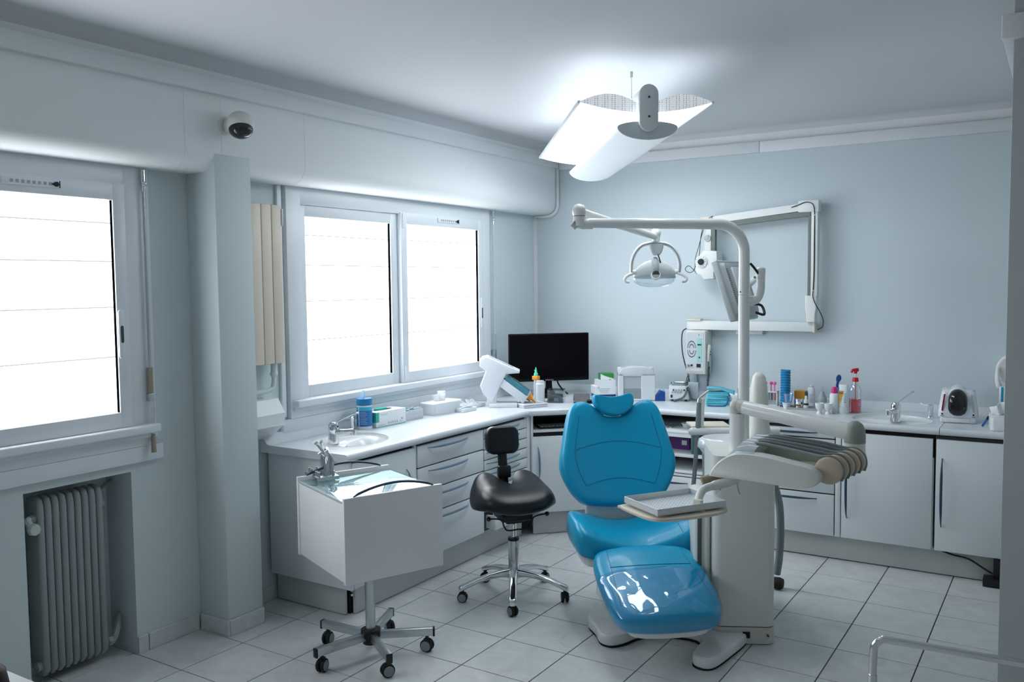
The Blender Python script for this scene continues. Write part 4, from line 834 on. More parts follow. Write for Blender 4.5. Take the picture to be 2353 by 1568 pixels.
bm = nb(); tube(bm, [TM @ V(x, y, .004) for x, y in ho_], .008, 8, True); obj('plate_rim', bm, PCR, tp, 60, world=True)
# perforated instrument tray lying on it
t2 = thing('instrument_tray', 'perforated metal instrument tray on the cream tray holder', 'tray', (TC.x, TC.y, .7655), th_)
bm = nb(); W2_, D2 = .158, .118
box(bm, -W2_, W2_, -D2, D2, 0.0, .003); tf = obj('floor_plate', bm, C('tray_aluminium', (.72, .77, .79), .35, metal=0.25, var=.03), t2, 0)
bm = nb()
for i in range(18):
    for j_ in range(13): 
        cx, cy = -W2_ + .018 + i * .0165, -D2 + .02 + j_ * .0165
        q4 = [bm.verts.new((cx + .0024 * math.cos(a), cy + .0024 * math.sin(a), .0034)) for a in [PI / 3 * k for k in range(6)]]; bm.faces.new(q4)
obj('perforations', bm, DARK, t2, 0, kind='stuff')
bm = nb()
for a in ((-W2_, W2_, -D2, -D2 + .003), (-W2_, W2_, D2 - .003, D2), (-W2_, -W2_ + .003, -D2, D2), (W2_ - .003, W2_, -D2, D2)): box(bm, *a, .0, .026, .001, 1)
obj('side_walls', bm, C('tray_aluminium', (.72, .77, .79), .35), t2, 0)
# ================================================================== MONITOR ON THE UNIT
nbm = V(2.077, 1.023, 1.442); ntp = V(1.972, .98, 1.752); fb = V(2.085, 1.40, 1.442)
ux = (fb - nbm).normalized(); uy = (ntp - nbm); uy = (uy - ux * uy.dot(ux)); Lh = uy.length; uy.normalize(); uz = ux.cross(uy)
wv = .38
t = thing('unit_monitor', 'grey flat monitor seen from behind, tilted on the post of the dental unit', 'monitor', tuple(nbm + ux * wv / 2))
MM = basis(nbm, ux, uy, uz)
bm = nb(); box(bm, 0, wv, 0, Lh, -.032, .0, .008, 3, M=MM); obj('bezel', bm, PGR, t, world=True)
bm = nb(); box(bm, .015, wv - .015, .015, Lh - .015, -.035, -.031, .001, M=MM); obj('screen', bm, C('screen_black', (.002, .002, .003), .15, spec=.12), t, world=True)
bm = nb(); loft(bm, [[tuple(MM @ V(wv / 2 + x * s, Lh / 2 + y * s, z)) for x, y in rrect(.34, Lh - .03, .02)] for z, s in ((-.005, 1), (.022, .93), (.026, .88))]); obj('back_cover', bm, PGR, t, 40, world=True)
for k in range(22):
    bm = nb(); box(bm, .035, .065, .045 + k * .0105, .050 + k * .0105, .010, .026, M=MM); obj('vent_slat', bm, C('vent_dark', (.10, .11, .12), .6), t, 0, world=True)
bm = nb(); box(bm, .10, .28, .06, Lh - .05, .024, .036, .004, M=MM); obj('mount_plate', bm, PWHS, t, world=True)
bm = nb(); tube(bm, [MM @ V(*p) for p in spath([(.22, .07, .04), (.26, .05, .07), (.24, .0, .075), (.20, .02, .05)], 5)], .007, 8); obj('cable', bm, BLKP, t, world=True)
# ================================================================== STOOL
def caster(parent, M, r=.026, chrome=False):
    """twin-wheel caster standing on z=0 at M's origin"""
    bm = nb()
    for s in (-1, 1): lathe(bm, [(0, -.006), (r * .85, -.006), (r, -.003), (r, .004), (r * .85, .008), (0, .008)], 20, M=M @ basis((0, s * .011, r), (1, 0, 0), (0, 0, 1), (0, 1, 0)))
    c = obj('caster', bm, RUB, parent, 40)
    for s in (-1, 1):
        bm = nb(); lathe(bm, [(r * .62, .0), (r * .78, .0), (r * .78, .0012), (r * .62, .0012)], 20, M=M @ basis((0, s * .0195, r), (1, 0, 0), (0, 0, 1), (0, s, 0)))
        obj('wheel_ring', bm, GRIM, c, 40)
    bm = nb(); box(bm, -r * .75, r * .55, -.007, .007, r * .9, r * 2.05, .004, M=M); cyl(bm, M @ V(0, 0, r * 1.9), M @ V(0, 0, r * 2.5), .008, seg=10); obj('fork', bm, BLKP, c)
t = thing('saddle_stool', 'black leather saddle stool with chrome five-star base on casters', 'stool', (1.072, .486, 0), math.radians(50))
base0 = math.radians(-59.5 - 50)
for k in range(5):
    a = base0 + k * 2 * PI / 5; M = Matrix.Rotation(a, 4, 'Z')
    bm = nb(); pr = []
    for s, z, w, h in ((.02, .128, .026, .030), (.07, .128, .022, .022), (.13, .121, .020, .018), (.20, .104, .019, .016), (.255, .083, .019, .016), (.285, .072, .018, .020), (.296, .066, .014, .016)):
        pr.append([tuple(M @ V(s, x, z + y)) for x, y in rrect(w * 2.1, h * 1.5, min(w, h) * .6, 3)])
    loft(bm, pr); obj('leg', bm, CHR, t, 60)
    caster(t, M @ Matrix.Translation((.278, 0, 0)) @ Matrix.Rotation(.7 + k * 1.3, 4, 'Z'))
bm = nb(); lathe(bm, [(0, .10), (.034, .10), (.036, .135), (.030, .155), (.0275, .165), (.0275, .305), (.024, .312), (0, .312)], 24); obj('gas_column', bm, CHR, t)
bm = nb(); lathe(bm, [(.0285, .300), (.030, .306), (.0285, .316), (.016, .318)], 20); obj('column_collar', bm, BLKP, t)
bm = nb(); cyl(bm, (0, 0, .31), (0, 0, .43), .0155, seg=18); obj('piston', bm, CHR, t)
bm = nb(); box(bm, -.085, .085, -.075, .09, .415, .455, .012); box(bm, -.05, .05, -.04, .05, .395, .42, .01); obj('tilt_mechanism', bm, BLKP, t)
for s in (-1, 1):
    bm = nb(); tube(bm, spath([(s * .0, -.07, .375), (s * .055, -.075, .376), (s * .075, -.075, .40), (s * .085, -.075, .43), (s * .115, -.078, .442), (s * .155, -.082, .446)], 5), .0042, 8); ball(bm, (s * .158, -.082, .446), .012); obj('lever', bm, BLKP, t)
sto = outline([(0, .035), (.04, .038), (.058, .07), (.062, .15), (.085, .197), (.15, .175), (.205, .105), (.222, .02), (.212, -.07), (.17, -.145), (.10, -.185), (0, -.195), (-.10, -.185), (-.17, -.145), (-.212, -.07), (-.222, .02), (-.205, .105), (-.15, .175), (-.085, .197), (-.062, .15), (-.058, .07), (-.04, .038)], 4)
def std(x, y, h): return (-.045 * (max(0, -y - .03) / .165) ** 1.6 + .022 * max(0, y) / .2 + .030 * math.exp(-((abs(x) - .12) / .07) ** 2) * max(0, y + .08) / .25 - .060 * (max(0, abs(x) - .15) / .07) ** 2) * (.55 + .45 * h) + (1 - h) * .03 * (math.hypot(x / .22, y / .2)) ** 2
bm = nb(); cushion(bm, sto, .125, std, rings=((.55, 0.0), (.82, .06), (.94, .18), (.99, .36), (1.0, .55), (.99, .74), (.955, .88), (.90, .96), (.82, 1.0), (.66, 1.0), (.48, 1.0), (.3, 1.0), (.14, 1.0)), M=Matrix.Translation((0, 0, .462))); obj('seat', bm, LEATH, t, 80)
BM = basis((0, .135, .46), (1, 0, 0), (0, .18, .984), (0, -.984, .18))
bm = nb(); tube(bm, [(0, .06, .44), (0, .115, .45), (0, .15, .50), (0, .165, .60), (0, .185, .72), (0, .20, .80)], [.026, .027, .027, .026, .026, .025], 12, flat=.3); obj('back_stem', bm, BLKP, t, 60)
bm = nb(); box(bm, -.036, .036, .135, .17, .60, .665, .008); obj('stem_sleeve', bm, BLKP, t)
bko = rrect(.185, .150, .045, 6)
bm = nb(); cushion(bm, bko, .062, lambda x, y, h: -.25 * x * x / .1 * .35 * h + .0, M=basis((0, .215, .795), (1, 0, 0), (0, .1, .995), (0, -.995, .1))); obj('backrest', bm, LEATH, t, 80)
# ================================================================== WHITE CART
yc = math.radians(-23.5)
t = thing('instrument_cart', 'white boxy instrument cart with glass top on a steel pedestal with casters', 'cart', (.911, -.458, 0), yc)
c0 = math.radians(-105) - yc
bm = nb(); lathe(bm, [(0, .055), (.036, .055), (.036, .085), (.044, .086), (.044, .118), (.034, .122), (0, .122)], 24); obj('hub', bm, BLKP, t)
for k in range(5):
    M = Matrix.Rotation(c0 + k * 2 * PI / 5, 4, 'Z')
    bm = nb(); box(bm, .03, .275, -.0125, .0125, .073, .108, .002, M=M); lg = obj('leg', bm, STEEL, t)
    bm = nb(); box(bm, .273, .283, -.0135, .0135, .069, .109, .003, M=M); obj('end_cap', bm, BLKP, lg)
    caster(t, M @ Matrix.Translation((.248, 0, 0)) @ Matrix.Rotation(.5 + 1.1 * k, 4, 'Z'), .029)
bm = nb(); cyl(bm, (0, 0, .12), (0, 0, .42), .022, seg=24); obj('pedestal', bm, STEEL, t)
CW = mat('cart_white', (.80, .82, .83), .4, var=.02)
uw, vd = .2525, .227
for s in (-1, 1):
    bm = nb(); box(bm, s * uw - .009, s * uw + .009, -vd, vd, .430, .785, .002); obj('side_panel', bm, CW, t)
bm = nb(); box(bm, -uw + .009, uw - .009, -vd + .006, -vd + .022, .434, .766, .002); obj('front_panel', bm, CW, t)
bm = nb(); box(bm, -uw + .009, uw - .009, -vd + .02, vd - .03, .428, .446, .002); obj('bottom_panel', bm, CW, t)
for z0, z1 in ((.45, .55), (.555, .605), (.61, .66), (.665, .757)):
    bm = nb(); box(bm, -uw + .012, uw - .012, vd - .02, vd + .012, z0, z1, .003); obj('drawer', bm, CW, t)
bm = nb(); box(bm, -uw + .009, uw - .009, -vd + .006, vd - .02, .757, .764, .001); obj('top_panel', bm, CW, t)
bm = nb(); box(bm, -uw + .010, uw - .010, -vd + .004, vd - .005, .7645, .7695, .0012); obj('glass_top', bm, GLS, t)
for s in (-1, 1):
    bm = nb(); pts = [(s * uw, -vd * .80 + vd * 1.62 * k / 16, .786 + .036 * math.sin(PI * k / 16) ** .8) for k in range(17)]; tube(bm, pts, [.003] + [.0075] * 15 + [.003], 8, flat=.75); obj('bow_handle', bm, HNDLD, t, 60)
# handpiece stand with dental handpieces, on the glass top
SC = V(.635, -.455, .7695)
t = thing('handpiece_stand', 'small steel stand with empty sockets on the cart glass top', 'instrument stand', tuple(SC), yc + math.radians(-3))
bm = nb(); box(bm, -.085, .085, -.052, .052, .012, .016, .001); box(bm, -.085, -.08, -.052, .052, 0, .013); box(bm, .08, .085, -.052, .052, 0, .013); obj('rack', bm, STEEL, t)
for k in range(5):
    for j_ in range(3):
        bm = nb(); lathe(bm, [(0, .016), (.0068, .016), (.0068, .036), (.004, .036), (.004, .03), (0, .03)], 12, c=(-.062 + k * .031, -.036 + j_ * .034, 0)); obj('socket', bm, STEEL, t)
HP = [(-.065, .035, .105, .028, -.35, 'curved steel handpiece standing alone at the left of the stand'), (-.005, .02, .115, .030, .45, 'tall angled steel handpiece in the middle of the stand'), (.0, .045, .082, .02, -.1, 'short steel handpiece behind the tall angled one'),
      (.035, .015, .075, .024, .15, 'stubby steel handpiece right of the stand middle'), (.05, .04, .085, .02, .3, 'slim steel handpiece with small head near the right end'), (.068, .012, .066, .018, -.3, 'thick ended steel handpiece at the right end of the stand')]
Rst = Rz(yc + math.radians(-3), tuple(SC))
for x, y, hgt, ln, tw, lab in HP:
    p = Rst @ V(x * .95, y - .01, .0365)
    h = thing('handpiece', lab, 'dental handpiece', tuple(p), tw * 2, 'steel handpieces in the stand on the cart')
    bm = nb(); tube(bm, spath([(0, 0, 0), (.002, 0, hgt * .3), (0, 0, hgt * .62), (-ln * .5, 0, hgt * .85), (-ln, 0, hgt)], 4), [.0075, .008, .0085, .009, .009, .009, .0088, .0085, .008, .0075, .007, .0065, .006, .0055, .005, .0048, .0045], 10); obj('body', bm, STEEL, h, 60)
    bm = nb(); cyl(bm, (-ln - .006, 0, hgt - .002), (-ln + .006, 0, hgt + .008), .0075, .0065, 12); obj('head', bm, CHR, h)
# ================================================================== FOREGROUND RAIL AND DESK
t = thing('chrome_rail', 'bent chrome tube rail in the lower right foreground', 'rail', (3.05, -.73, 0))
bm = nb(); tube(bm, spath([(3.045, -.736, 0.50), (3.047, -.736, .585), (3.052, -.735, .605), (3.068, -.733, .619), (3.09, -.731, .6225), (3.25, -.723, .622), (3.45, -.715, .622), (3.62, -.71, .622), (3.65, -.71, .61), (3.66, -.71, .59), (3.66, -.71, .5)], 6), .0105, 14); obj('top_bar', bm, CHR, t, 60, world=True)
for x, y in ((3.045, -.736), (3.66, -.71)):
    bm = nb(); cyl(bm, (x, y, .0), (x, y, .515), .0125, seg=16); obj('post', bm, CHR, t, world=True)
t = thing('desk', 'white desktop corner in the lower left foreground', 'desk', (1.0, -2.75, 0))
bm = nb(); box(bm, .55, 1.66, -3.3, -2.283, .722, .750, .003); obj('top', bm, PAPER, t, world=True)
for x, y in ((.6, -2.34), (.6, -3.24), (1.54, -3.24), (1.54, -2.36)):
    bm = nb(); box(bm, x - .02, x + .02, y - .02, y + .02, 0, .722, .002); obj('leg', bm, STEEL, t, world=True)
bm = nb(); loft(bm, [[(1.53 + x * s, -2.43 + y * s, z) for x, y in rrect(.16, .13, .045, 6)] for z, s in ((.7505, .96), (.77, 1.0), (.80, 1.0), (.83, .93), (.845, .75), (.85, .4))])
tag(obj('dark_pouch', bm, C('dark_maroon', (.018, .006, .007), .5), None, 60), 'dark maroon rounded pouch lying on the white desk corner', 'pouch')
# ================================================================== X-RAY ARM ON THE BACK WALL
XW = C('xray_white', (.72, .76, .76), .4, var=.02); XG = C('xray_grey', (.16, .19, .18), .6)
t = thing('xray_machine', 'white folding dental x-ray machine mounted on the back wall', 'x-ray machine', (1.7, 2.55, 1.34))
bm = nb(); box(bm, 1.269, 2.128, 2.47, 2.53, 1.311, 1.372, .003); obj('wall_beam', bm, XW, t, world=True)
bm = nb(); box(bm, 1.60, 1.78, 2.52, 2.549, 1.283, 1.365, .003); obj('wall_plate', bm, XW, t, world=True)
bm = nb(); box(bm, 1.27, 1.37, 2.46, 2.52, 1.372, 1.385, .003); obj('beam_cap', bm, PCR, t, world=True)
bm = nb(); box(bm, 2.122, 2.135, 2.46, 2.535, 1.306, 1.375, .003); obj('beam_end', bm, PCR, t, world=True)
bm = nb(); loft(bm, [[(2.113 + x * s, 2.47 + y, z) for x, y in rrect(.072, .07, .008)] for z, s in ((1.376, .75), (1.43, .8), (1.465, 1.0), (1.545, 1.0))]); obj('pivot_sleeve', bm, XW, t, world=True)
bm = nb(); box(bm, 2.110, 2.150, 2.44, 2.50, 1.53, 2.10, .003); obj('upright', bm, XW, t, world=True)
bm = nb(); box(bm, 2.089, 2.1095, 2.445, 2.495, 1.53, 2.08, .001); obj('upright_channel', bm, XG, t, world=True)
bm = nb(); box(bm, 2.028, 2.155, 2.435, 2.505, 2.078, 2.152, .004); obj('top_knuckle', bm, XW, t, world=True)
bm = nb(); loft(bm, [[(x, y, z + dz) for y, z in ((2.44, 2.075), (2.49, 2.075), (2.49, 2.122), (2.44, 2.122))] for x, dz in ((1.445, -.042), (2.05, .012))]); obj('upper_arm', bm, XW, t, world=True)
bm = nb(); loft(bm, [[(x, y, z + dz) for y, z in ((2.442, 2.042), (2.488, 2.042), (2.488, 2.0745), (2.442, 2.0745))] for x, dz in ((1.455, -.038), (2.10, .012))]); obj('upper_channel', bm, XG, t, world=True)
bm = nb(); box(bm, 1.378, 1.455, 2.43, 2.50, 2.025, 2.08, .004); obj('elbow', bm, PCR, t, world=True)
bm = nb(); box(bm, 1.402, 1.452, 2.435, 2.485, 1.80, 2.04, .004); obj('drop_arm', bm, XW, t, world=True)
bm = nb(); box(bm, 1.4525, 1.478, 2.44, 2.48, 1.845, 2.045, .001); obj('drop_channel', bm, XG, t, world=True)
bm = nb(); lathe(bm, [(0, 0), (.024, 0), (.022, .008), (0, .009)], 18, M=basis((1.428, 2.435, 1.935), (1, 0, 0), (0, 0, 1), (0, -1, 0))); box(bm, 1.415, 1.437, 2.424, 2.436, 1.928, 1.955, .002); obj('joint_button', bm, PGR, t, world=True)
bm = nb(); prism(bm, [(1.365, 1.70), (1.36, 1.78), (1.39, 1.82), (1.42, 1.855), (1.51, 1.845), (1.515, 1.74), (1.49, 1.705), (1.49, 1.66), (1.42, 1.655), (1.40, 1.685)], 2.38, 2.50, .008, 2, M=basis((0, 0, 0), (1, 0, 0), (0, 0, 1), (0, 1, 0))); xh = obj('tube_head', bm, XW, t, 40, world=True)
bm = nb(); lathe(bm, [(0, 0), (.042, 0), (.042, .006), (.038, .008), (0, .008)], 24, M=basis((1.405, 2.379, 1.775), (1, 0, 0), (0, 0, 1), (0, -1, 0))); dl = obj('angle_dial', bm, PWHS, xh, world=True)
bm = nb(); lathe(bm, [(0, .008), (.022, .008), (.020, .018), (.006, .019), (0, .019)], 20, M=basis((1.405, 2.379, 1.775), (1, 0, 0), (0, 0, 1), (0, -1, 0))); obj('dial_knob', bm, BLKP, xh, world=True)
for k in range(12):
    a = 2 * PI * k / 12; bm = nb(); tube(bm, [(1.405 + r_ * math.cos(a), 2.3705, 1.775 + r_ * math.sin(a)) for r_ in (.026, .037)], .0010, 5); obj('dial_mark', bm, BLKP, xh, world=True)
bm = nb(); cyl(bm, (1.47, 2.44, 1.675), (1.525, 2.43, 1.69), .022, .02, 18); obj('cone', bm, PGR, xh, world=True)
def wire(name, pts, r=.0028): 
    bm = nb(); tube(bm, spath(pts, 8), r, 6); return obj(name, bm, BLKP, t, 60, world=True)
wire('wire', [(1.985, 2.437, 2.112), (2.03, 2.43, 2.125), (2.075, 2.43, 2.14), (2.112, 2.43, 2.132), (2.128, 2.43, 2.105), (2.130, 2.436, 2.06)])
wire('wire', [(1.465, 2.437, 2.083), (1.447, 2.43, 2.075), (1.43, 2.428, 2.05), (1.40, 2.42, 1.98), (1.375, 2.41, 1.88), (1.355, 2.40, 1.80), (1.35, 2.40, 1.73), (1.322, 2.40, 1.705), (1.29, 2.40, 1.715), (1.285, 2.40, 1.735), (1.31, 2.40, 1.75), (1.345, 2.40, 1.72), (1.365, 2.40, 1.695)], .0022)
wire('wire', [(1.398, 2.42, 2.0), (1.388, 2.41, 1.93), (1.382, 2.40, 1.82), (1.365, 2.395, 1.76), (1.345, 2.40, 1.725)], .0022)
wire('wire', [(2.126, 2.437, 1.575), (2.127, 2.43, 1.54), (2.14, 2.43, 1.50), (2.17, 2.44, 1.44), (2.185, 2.46, 1.39), (2.178, 2.48, 1.345), (2.145, 2.49, 1.325)])
wire('wire', [(2.131, 2.44, 2.055), (2.131, 2.4375, 1.9), (2.131, 2.4375, 1.7), (2.127, 2.437, 1.58)], .0035)
# control box under it
t = thing('xray_control_box', 'x-ray control box with tooth diagram and mint panel on the back wall', 'control box', (1.35, 2.55, 1.005))
bm = nb(); box(bm, 1.281, 1.421, 2.42, 2.548, 1.006, 1.308, .008, 3); obj('housing', bm, IVORY, t, world=True)
bm = nb(); box(bm, 1.288, 1.408, 2.4175, 2.4205, 1.05, 1.295); fp = obj('front_panel', bm, PGR if False else C('panel_grey', (.55, .62, .66), .5), t, 0, world=True)
bm = nb(); box(bm, 1.363, 1.397, 2.4160, 2.4178, 1.092, 1.252); obj('mint_panel', bm, C('mint', (.32, .62, .56), .5), fp, 0, world=True)
for a in ((1.366, 1.392, 1.206, 1.215), (1.375, 1.385, 1.118, 1.129), (1.36, 1.389, 1.055, 1.079), (1.373, 1.378, 1.276, 1.280)):
    bm = nb(); box(bm, a[0], a[1], 2.4140, 2.4170, a[2], a[3]); obj('key', bm, BLKP, fp, 0, world=True)
TG = C('diagram_ink', (.06, .07, .08), .6)
for sgn, cz in ((1, 1.186), (-1, 1.172)):
    for rx, rz_, n in ((.029, .047, 16), (.0155, .026, 9)):
        for k in range(n):
            a = PI * (k + .5) / n; x = 1.324 + rx * math.cos(a); z = cz + sgn * rz_ * math.sin(a)
            bm = nb(); box(bm, -.0024, .0024, 2.4163, 2.4177, -.0034, .0034, M=Matrix.Translation((x, 0, z)) @ Matrix.Rotation(sgn * (a - PI / 2) * -1, 4, 'Y')); obj('tooth_mark', bm, TG, fp, 0, world=True)
bm = nb(); cyl(bm, (1.325, 2.4175, 1.068), (1.325, 2.413, 1.068), .007, seg=14); obj('key', bm, BLKP, fp, world=True)
bm = nb(); cyl(bm, (1.303, 2.4175, 1.066), (1.297, 2.395, 1.064), .009, seg=12); obj('knob', bm, STEEL, fp, world=True)
bm = nb(); box(bm, 1.289, 1.404, 2.4175, 2.4205, 1.015, 1.03); obj('label_strip', bm, C('label_grey', (.5, .52, .53), .6), t, 0, world=True)
text('X-RAY', .011, TG, fp, Matrix.Translation((1.301 - t.location.x, 2.4170 - t.location.y, 1.278 - t.location.z)) @ Matrix.Rotation(PI / 2, 4, 'X')) if False else None
bm = nb(); box(bm, 1.300, 1.318, 2.53, 2.549, .877, 1.006, .002); obj('cable_duct', bm, WALL, t, world=True)
hs = thing('exposure_handset', 'white exposure handset hanging on the side of the x-ray control box', 'handset', (1.428, 2.47, 1.10))
bm = nb(); loft(bm, [[(1.432 + ox + x * s, 2.455 + y, z) for x, y in rrect(.022, .032, .008)] for z, s, ox in ((1.095, .55, 0), (1.12, .8, .0), (1.16, 1.0, .002), (1.195, 1.05, .006), (1.21, .8, .006))]); obj('shell', bm, IVORY, hs, 50, world=True)
for z in (1.142, 1.162, 1.182):
    bm = nb(); box(bm, 1.4425, 1.4465, 2.448, 2.462, z - .005, z + .005, .001); obj('button', bm, TG, hs, world=True)
bm = nb(); box(bm, 1.420, 1.431, 2.455, 2.47, 1.185, 1.215, .002); obj('hook', bm, STEEL, hs, world=True)
bm = nb(); tube(bm, helix_path([(1.432, 2.455, 1.055), (1.428, 2.46, 1.0), (1.42, 2.47, .95), (1.42, 2.47, .905)], .007, 110), .0022, 6); obj('coiled_cord', bm, C('cord_green_black', (.02, .03, .03), .6), hs, 60, world=True)
bm = nb(); tube(bm, [(1.432, 2.455, 1.10), (1.432, 2.455, 1.05)], .0028, 6); obj('cord', bm, C('cord_green_black', (.02, .03, .03), .6), hs, world=True)
bm = nb(); tube(bm, spath([(1.27, 2.46, 1.318), (1.245, 2.46, 1.30), (1.232, 2.47, 1.25), (1.232, 2.48, 1.16), (1.245, 2.49, 1.08), (1.262, 2.5, 1.01), (1.272, 2.51, .95), (1.272, 2.52, .90)], 8), .0038, 8)
tag(obj('cable', bm, BLKP, None, 60), 'black cable curving down the wall left of the x-ray control box', 'cable')
# ================================================================== THINGS ON THE WORKTOPS
IX = V(.848, .53, 0); IY = V(-.53, .848, 0)      # image-right and away directions
def lab_box(t, x0, x1, y0, y1, z0, z1, m, nm='carton', bev=.0015, M=None):
    bm = nb(); box(bm, x0, x1, y0, y1, z0, z1, bev, 1, M=M); return obj(nm, bm, m, t, 0)
INK = C('print_dark', (.05, .06, .07), .6); INKB = C('print_blue', (.02, .12, .36), .5); TEAL = C('print_teal', (.05, .55, .45), .5)
GRYP = C('print_grey', (.45, .5, .54), .6)
def plate(parent, M, w, h, m, nm='print', t=.0006):
    """flat print, local x right, y up on the face"""
    bm = nb(); box(bm, -w / 2, w / 2, -h / 2, h / 2, 0, t, M=M); return obj(nm, bm, m, parent, 0)
def FX_(x, y, z): return basis((x, y, z), (0, 1, 0), (0, 0, 1), (1, 0, 0))      # print facing +x
def FYm(x, y, z): return basis((x, y, z), (1, 0, 0), (0, 0, 1), (0, -1, 0))     # print facing -y
# --- wipes tub
t = thing('wipes_tub', 'blue and white tub of disinfectant wipes with open lid beside the sink', 'tub', (.150, .385, ZT), math.radians(32))
bm = nb(); lathe(bm, [(0, 0), (.041, 0), (.0435, .004), (.0435, .135), (.041, .138), (0, .138)], 28); b_ = obj('tub', bm, PWHS, t)
bm = nb(); lathe(bm, [(.0439, .018), (.0439, .128)], 28); obj('blue_label', bm, C('label_blue', (.02, .16, .42), .45), b_)
bm = nb(); lathe(bm, [(.0442, .108), (.0442, .128)], 28); obj('cyan_band', bm, C('label_cyan', (.04, .42, .62), .45), b_)
for k in range(9):
    bm = nb(); a0 = -1.95; zz = .100 - k * .0085
    pts = [(.0444 * math.cos(a0 + i * .08 * (1 if k % 3 else .8)), .0444 * math.sin(a0 + i * .08 * (1 if k % 3 else .8)), zz) for i in range(12)]; tube(bm, pts, .0009, 5); obj('text_line', bm, C('print_pale_blue', (.45, .6, .8), .5), b_)
bm = nb(); pts = [(.0443 * math.cos(-2.18), .0443 * math.sin(-2.18), .02), (.0443 * math.cos(-2.18), .0443 * math.sin(-2.18), .127)]; tube(bm, pts, .0018, 5); obj('white_rule', bm, PAPER, b_)
text('wipes', .02, PAPER, b_, basis((-.012, -.0447, .1125), (1, 0, 0), (0, 0, 1), (0, -1, 0))) if False else None
bm = nb(); lathe(bm, [(0, .136), (.0438, .136), (.0445, .142), (.0445, .168), (.042, .174), (.02, .175), (0, .172)], 28); obj('cap', bm, C('cap_blue', (.02, .20, .46), .35), t)
bm = nb(); cushion(bm, outline([(-.015, 0), (.015, 0), (.018, .02), (.01, .042), (0, .047), (-.01, .042), (-.018, .02)], 4), .004, M=basis((-.012, .008, .173), (.75, -.66, 0), (.15, .12, .98), (-.6, -.7, .2))); obj('flip_lid', bm, C('lid_pale_blue', (.30, .55, .75), .35), t)
# --- glove box
t = thing('glove_box', 'white and green carton of rubber gloves under the window', 'box', (.14, .556, ZT), math.radians(-3))
bx = lab_box(t, -.062, .062, -.122, .128, 0, .088, C('carton_white', (.78, .83, .86), .6), bev=.001)
bm = nb(); box(bm, -.0622, .0625, -.1232, -.0985, .03, .086); obj('green_end', bm, C('carton_green', (.04, .42, .36), .5), bx, 0)
bm = nb(); prism(bm, [(.026 * math.cos(a) - .006, .075 * math.sin(a)) for a in [2 * PI * k / 24 for k in range(24)]], .0878, .0886); obj('opening', bm, C('opening_navy', (.01, .02, .06), .7), bx)
bm = nb(); cushion(bm, outline([(-.018, -.05), (.0, -.06), (.015, -.03), (.012, .02), (-.005, .035), (-.02, .0)], 4), .012, M=Matrix.Translation((-.004, 0, .087))); obj('glove', bm, C('glove_green', (.03, .50, .38), .5), t, 60)
text('Venitact', .017, C('print_mint', (.45, .78, .74), .5), bx, FX_(.0623, -.055, .066), align='CENTER')
text('CE', .014, GRYP, bx, FX_(.0623, .082, .012))
for k in range(5): plate(bx, FX_(.0623, -.02 + k * .018, .018), .008, .012, GRYP, 'icon')
plate(bx, FX_(.0623, -.082, .012), .05, .003, GRYP, 'text_line'); plate(bx, FX_(.0623, .095, .03), .006, .008, INK, 'icon')
plate(bx, FX_(.0623, .0, .002), .245, .003, TEAL, 'green_edge')
# --- mask box
t = thing('mask_box', 'grey open carton of blue face masks beside the glove box', 'box', (.135, .78, ZT), math.radians(-3))
GC = C('carton_grey', (.55, .6, .63), .6)
for nm, a in (('carton', (-.055, .055, -.10, .09, 0, .035)), ('carton_wall', (.051, .055, -.10, .09, .035, .058)), ('carton_wall', (-.055, -.051, -.10, .09, .035, .058)), ('carton_wall', (-.055, .055, .086, .09, .035, .058)), ('carton_wall', (-.055, .055, -.10, -.096, .035, .058))): lab_box(t, *a, GC, nm)
for k in range(3):
    bm = nb(); cushion(bm, rrect(.085, .07, .01), .005, lambda x, y, h: .012 * math.sin(40 * y), M=Matrix.Translation((-.003 + .004 * k, -.05 + k * .045, .042 + .004 * (k == 0))) @ Matrix.Rotation(-.4 - .1 * k, 4, 'X')); obj('face_mask', bm, C('mask_blue', (.28, .66, .76), .7), t, 60)
bm = nb(); tube(bm, spath([(.02, -.02, .06), (.03, .02, .072), (.015, .05, .06), (.03, .075, .07), (.02, .09, .06)], 5), .0018, 6); obj('ear_loop', bm, PAPER, t)
# --- tissue box
t = thing('tissue_box', 'white plastic tissue box with a tissue sticking out, under the window', 'tissue box', (.165, 1.085, ZT), math.radians(-4))
bm = nb(); loft(bm, [[(x * s, y * s2, z) for x, y in rrect(.125, .27, .02, 5)] for z, s, s2 in ((0, .88, .92), (.006, .9, .94), (.062, .97, .985), (.068, 1.04, 1.02), (.074, 1.03, 1.015), (.078, .96, .97))]); obj('shell', bm, PWHS, t, 40)
def tissue(parent, M, s=1.0):
    bm = nb(); R = []
    for k in range(7):
        z = k / 6; rg = []
        for i in range(10):
            u = i / 9 - .5; rg.append(V((u * (.075 + .04 * z) + .02 * z) * s, (.010 * math.sin(u * 12 + 2 * z) * (1 + z) + .02 * z * z) * s, (z * .045 + .018 * z * math.sin(3 * u + 1) ) * s))
        R.append([bm.verts.new(M @ p) for p in rg])
    for A, B in zip(R, R[1:]):
        for i in range(9): bm.faces.new((A[i], A[i + 1], B[i + 1], B[i]))
    o = obj('tissue', bm, PAPER, parent, 80); md = o.modifiers.new('thickness', 'SOLIDIFY'); md.thickness = .0012; return o
tissue(t, basis((0, -.01, .076), (.15, .98, 0), (-.98, .15, 0), (0, 0, 1)), 1.0)
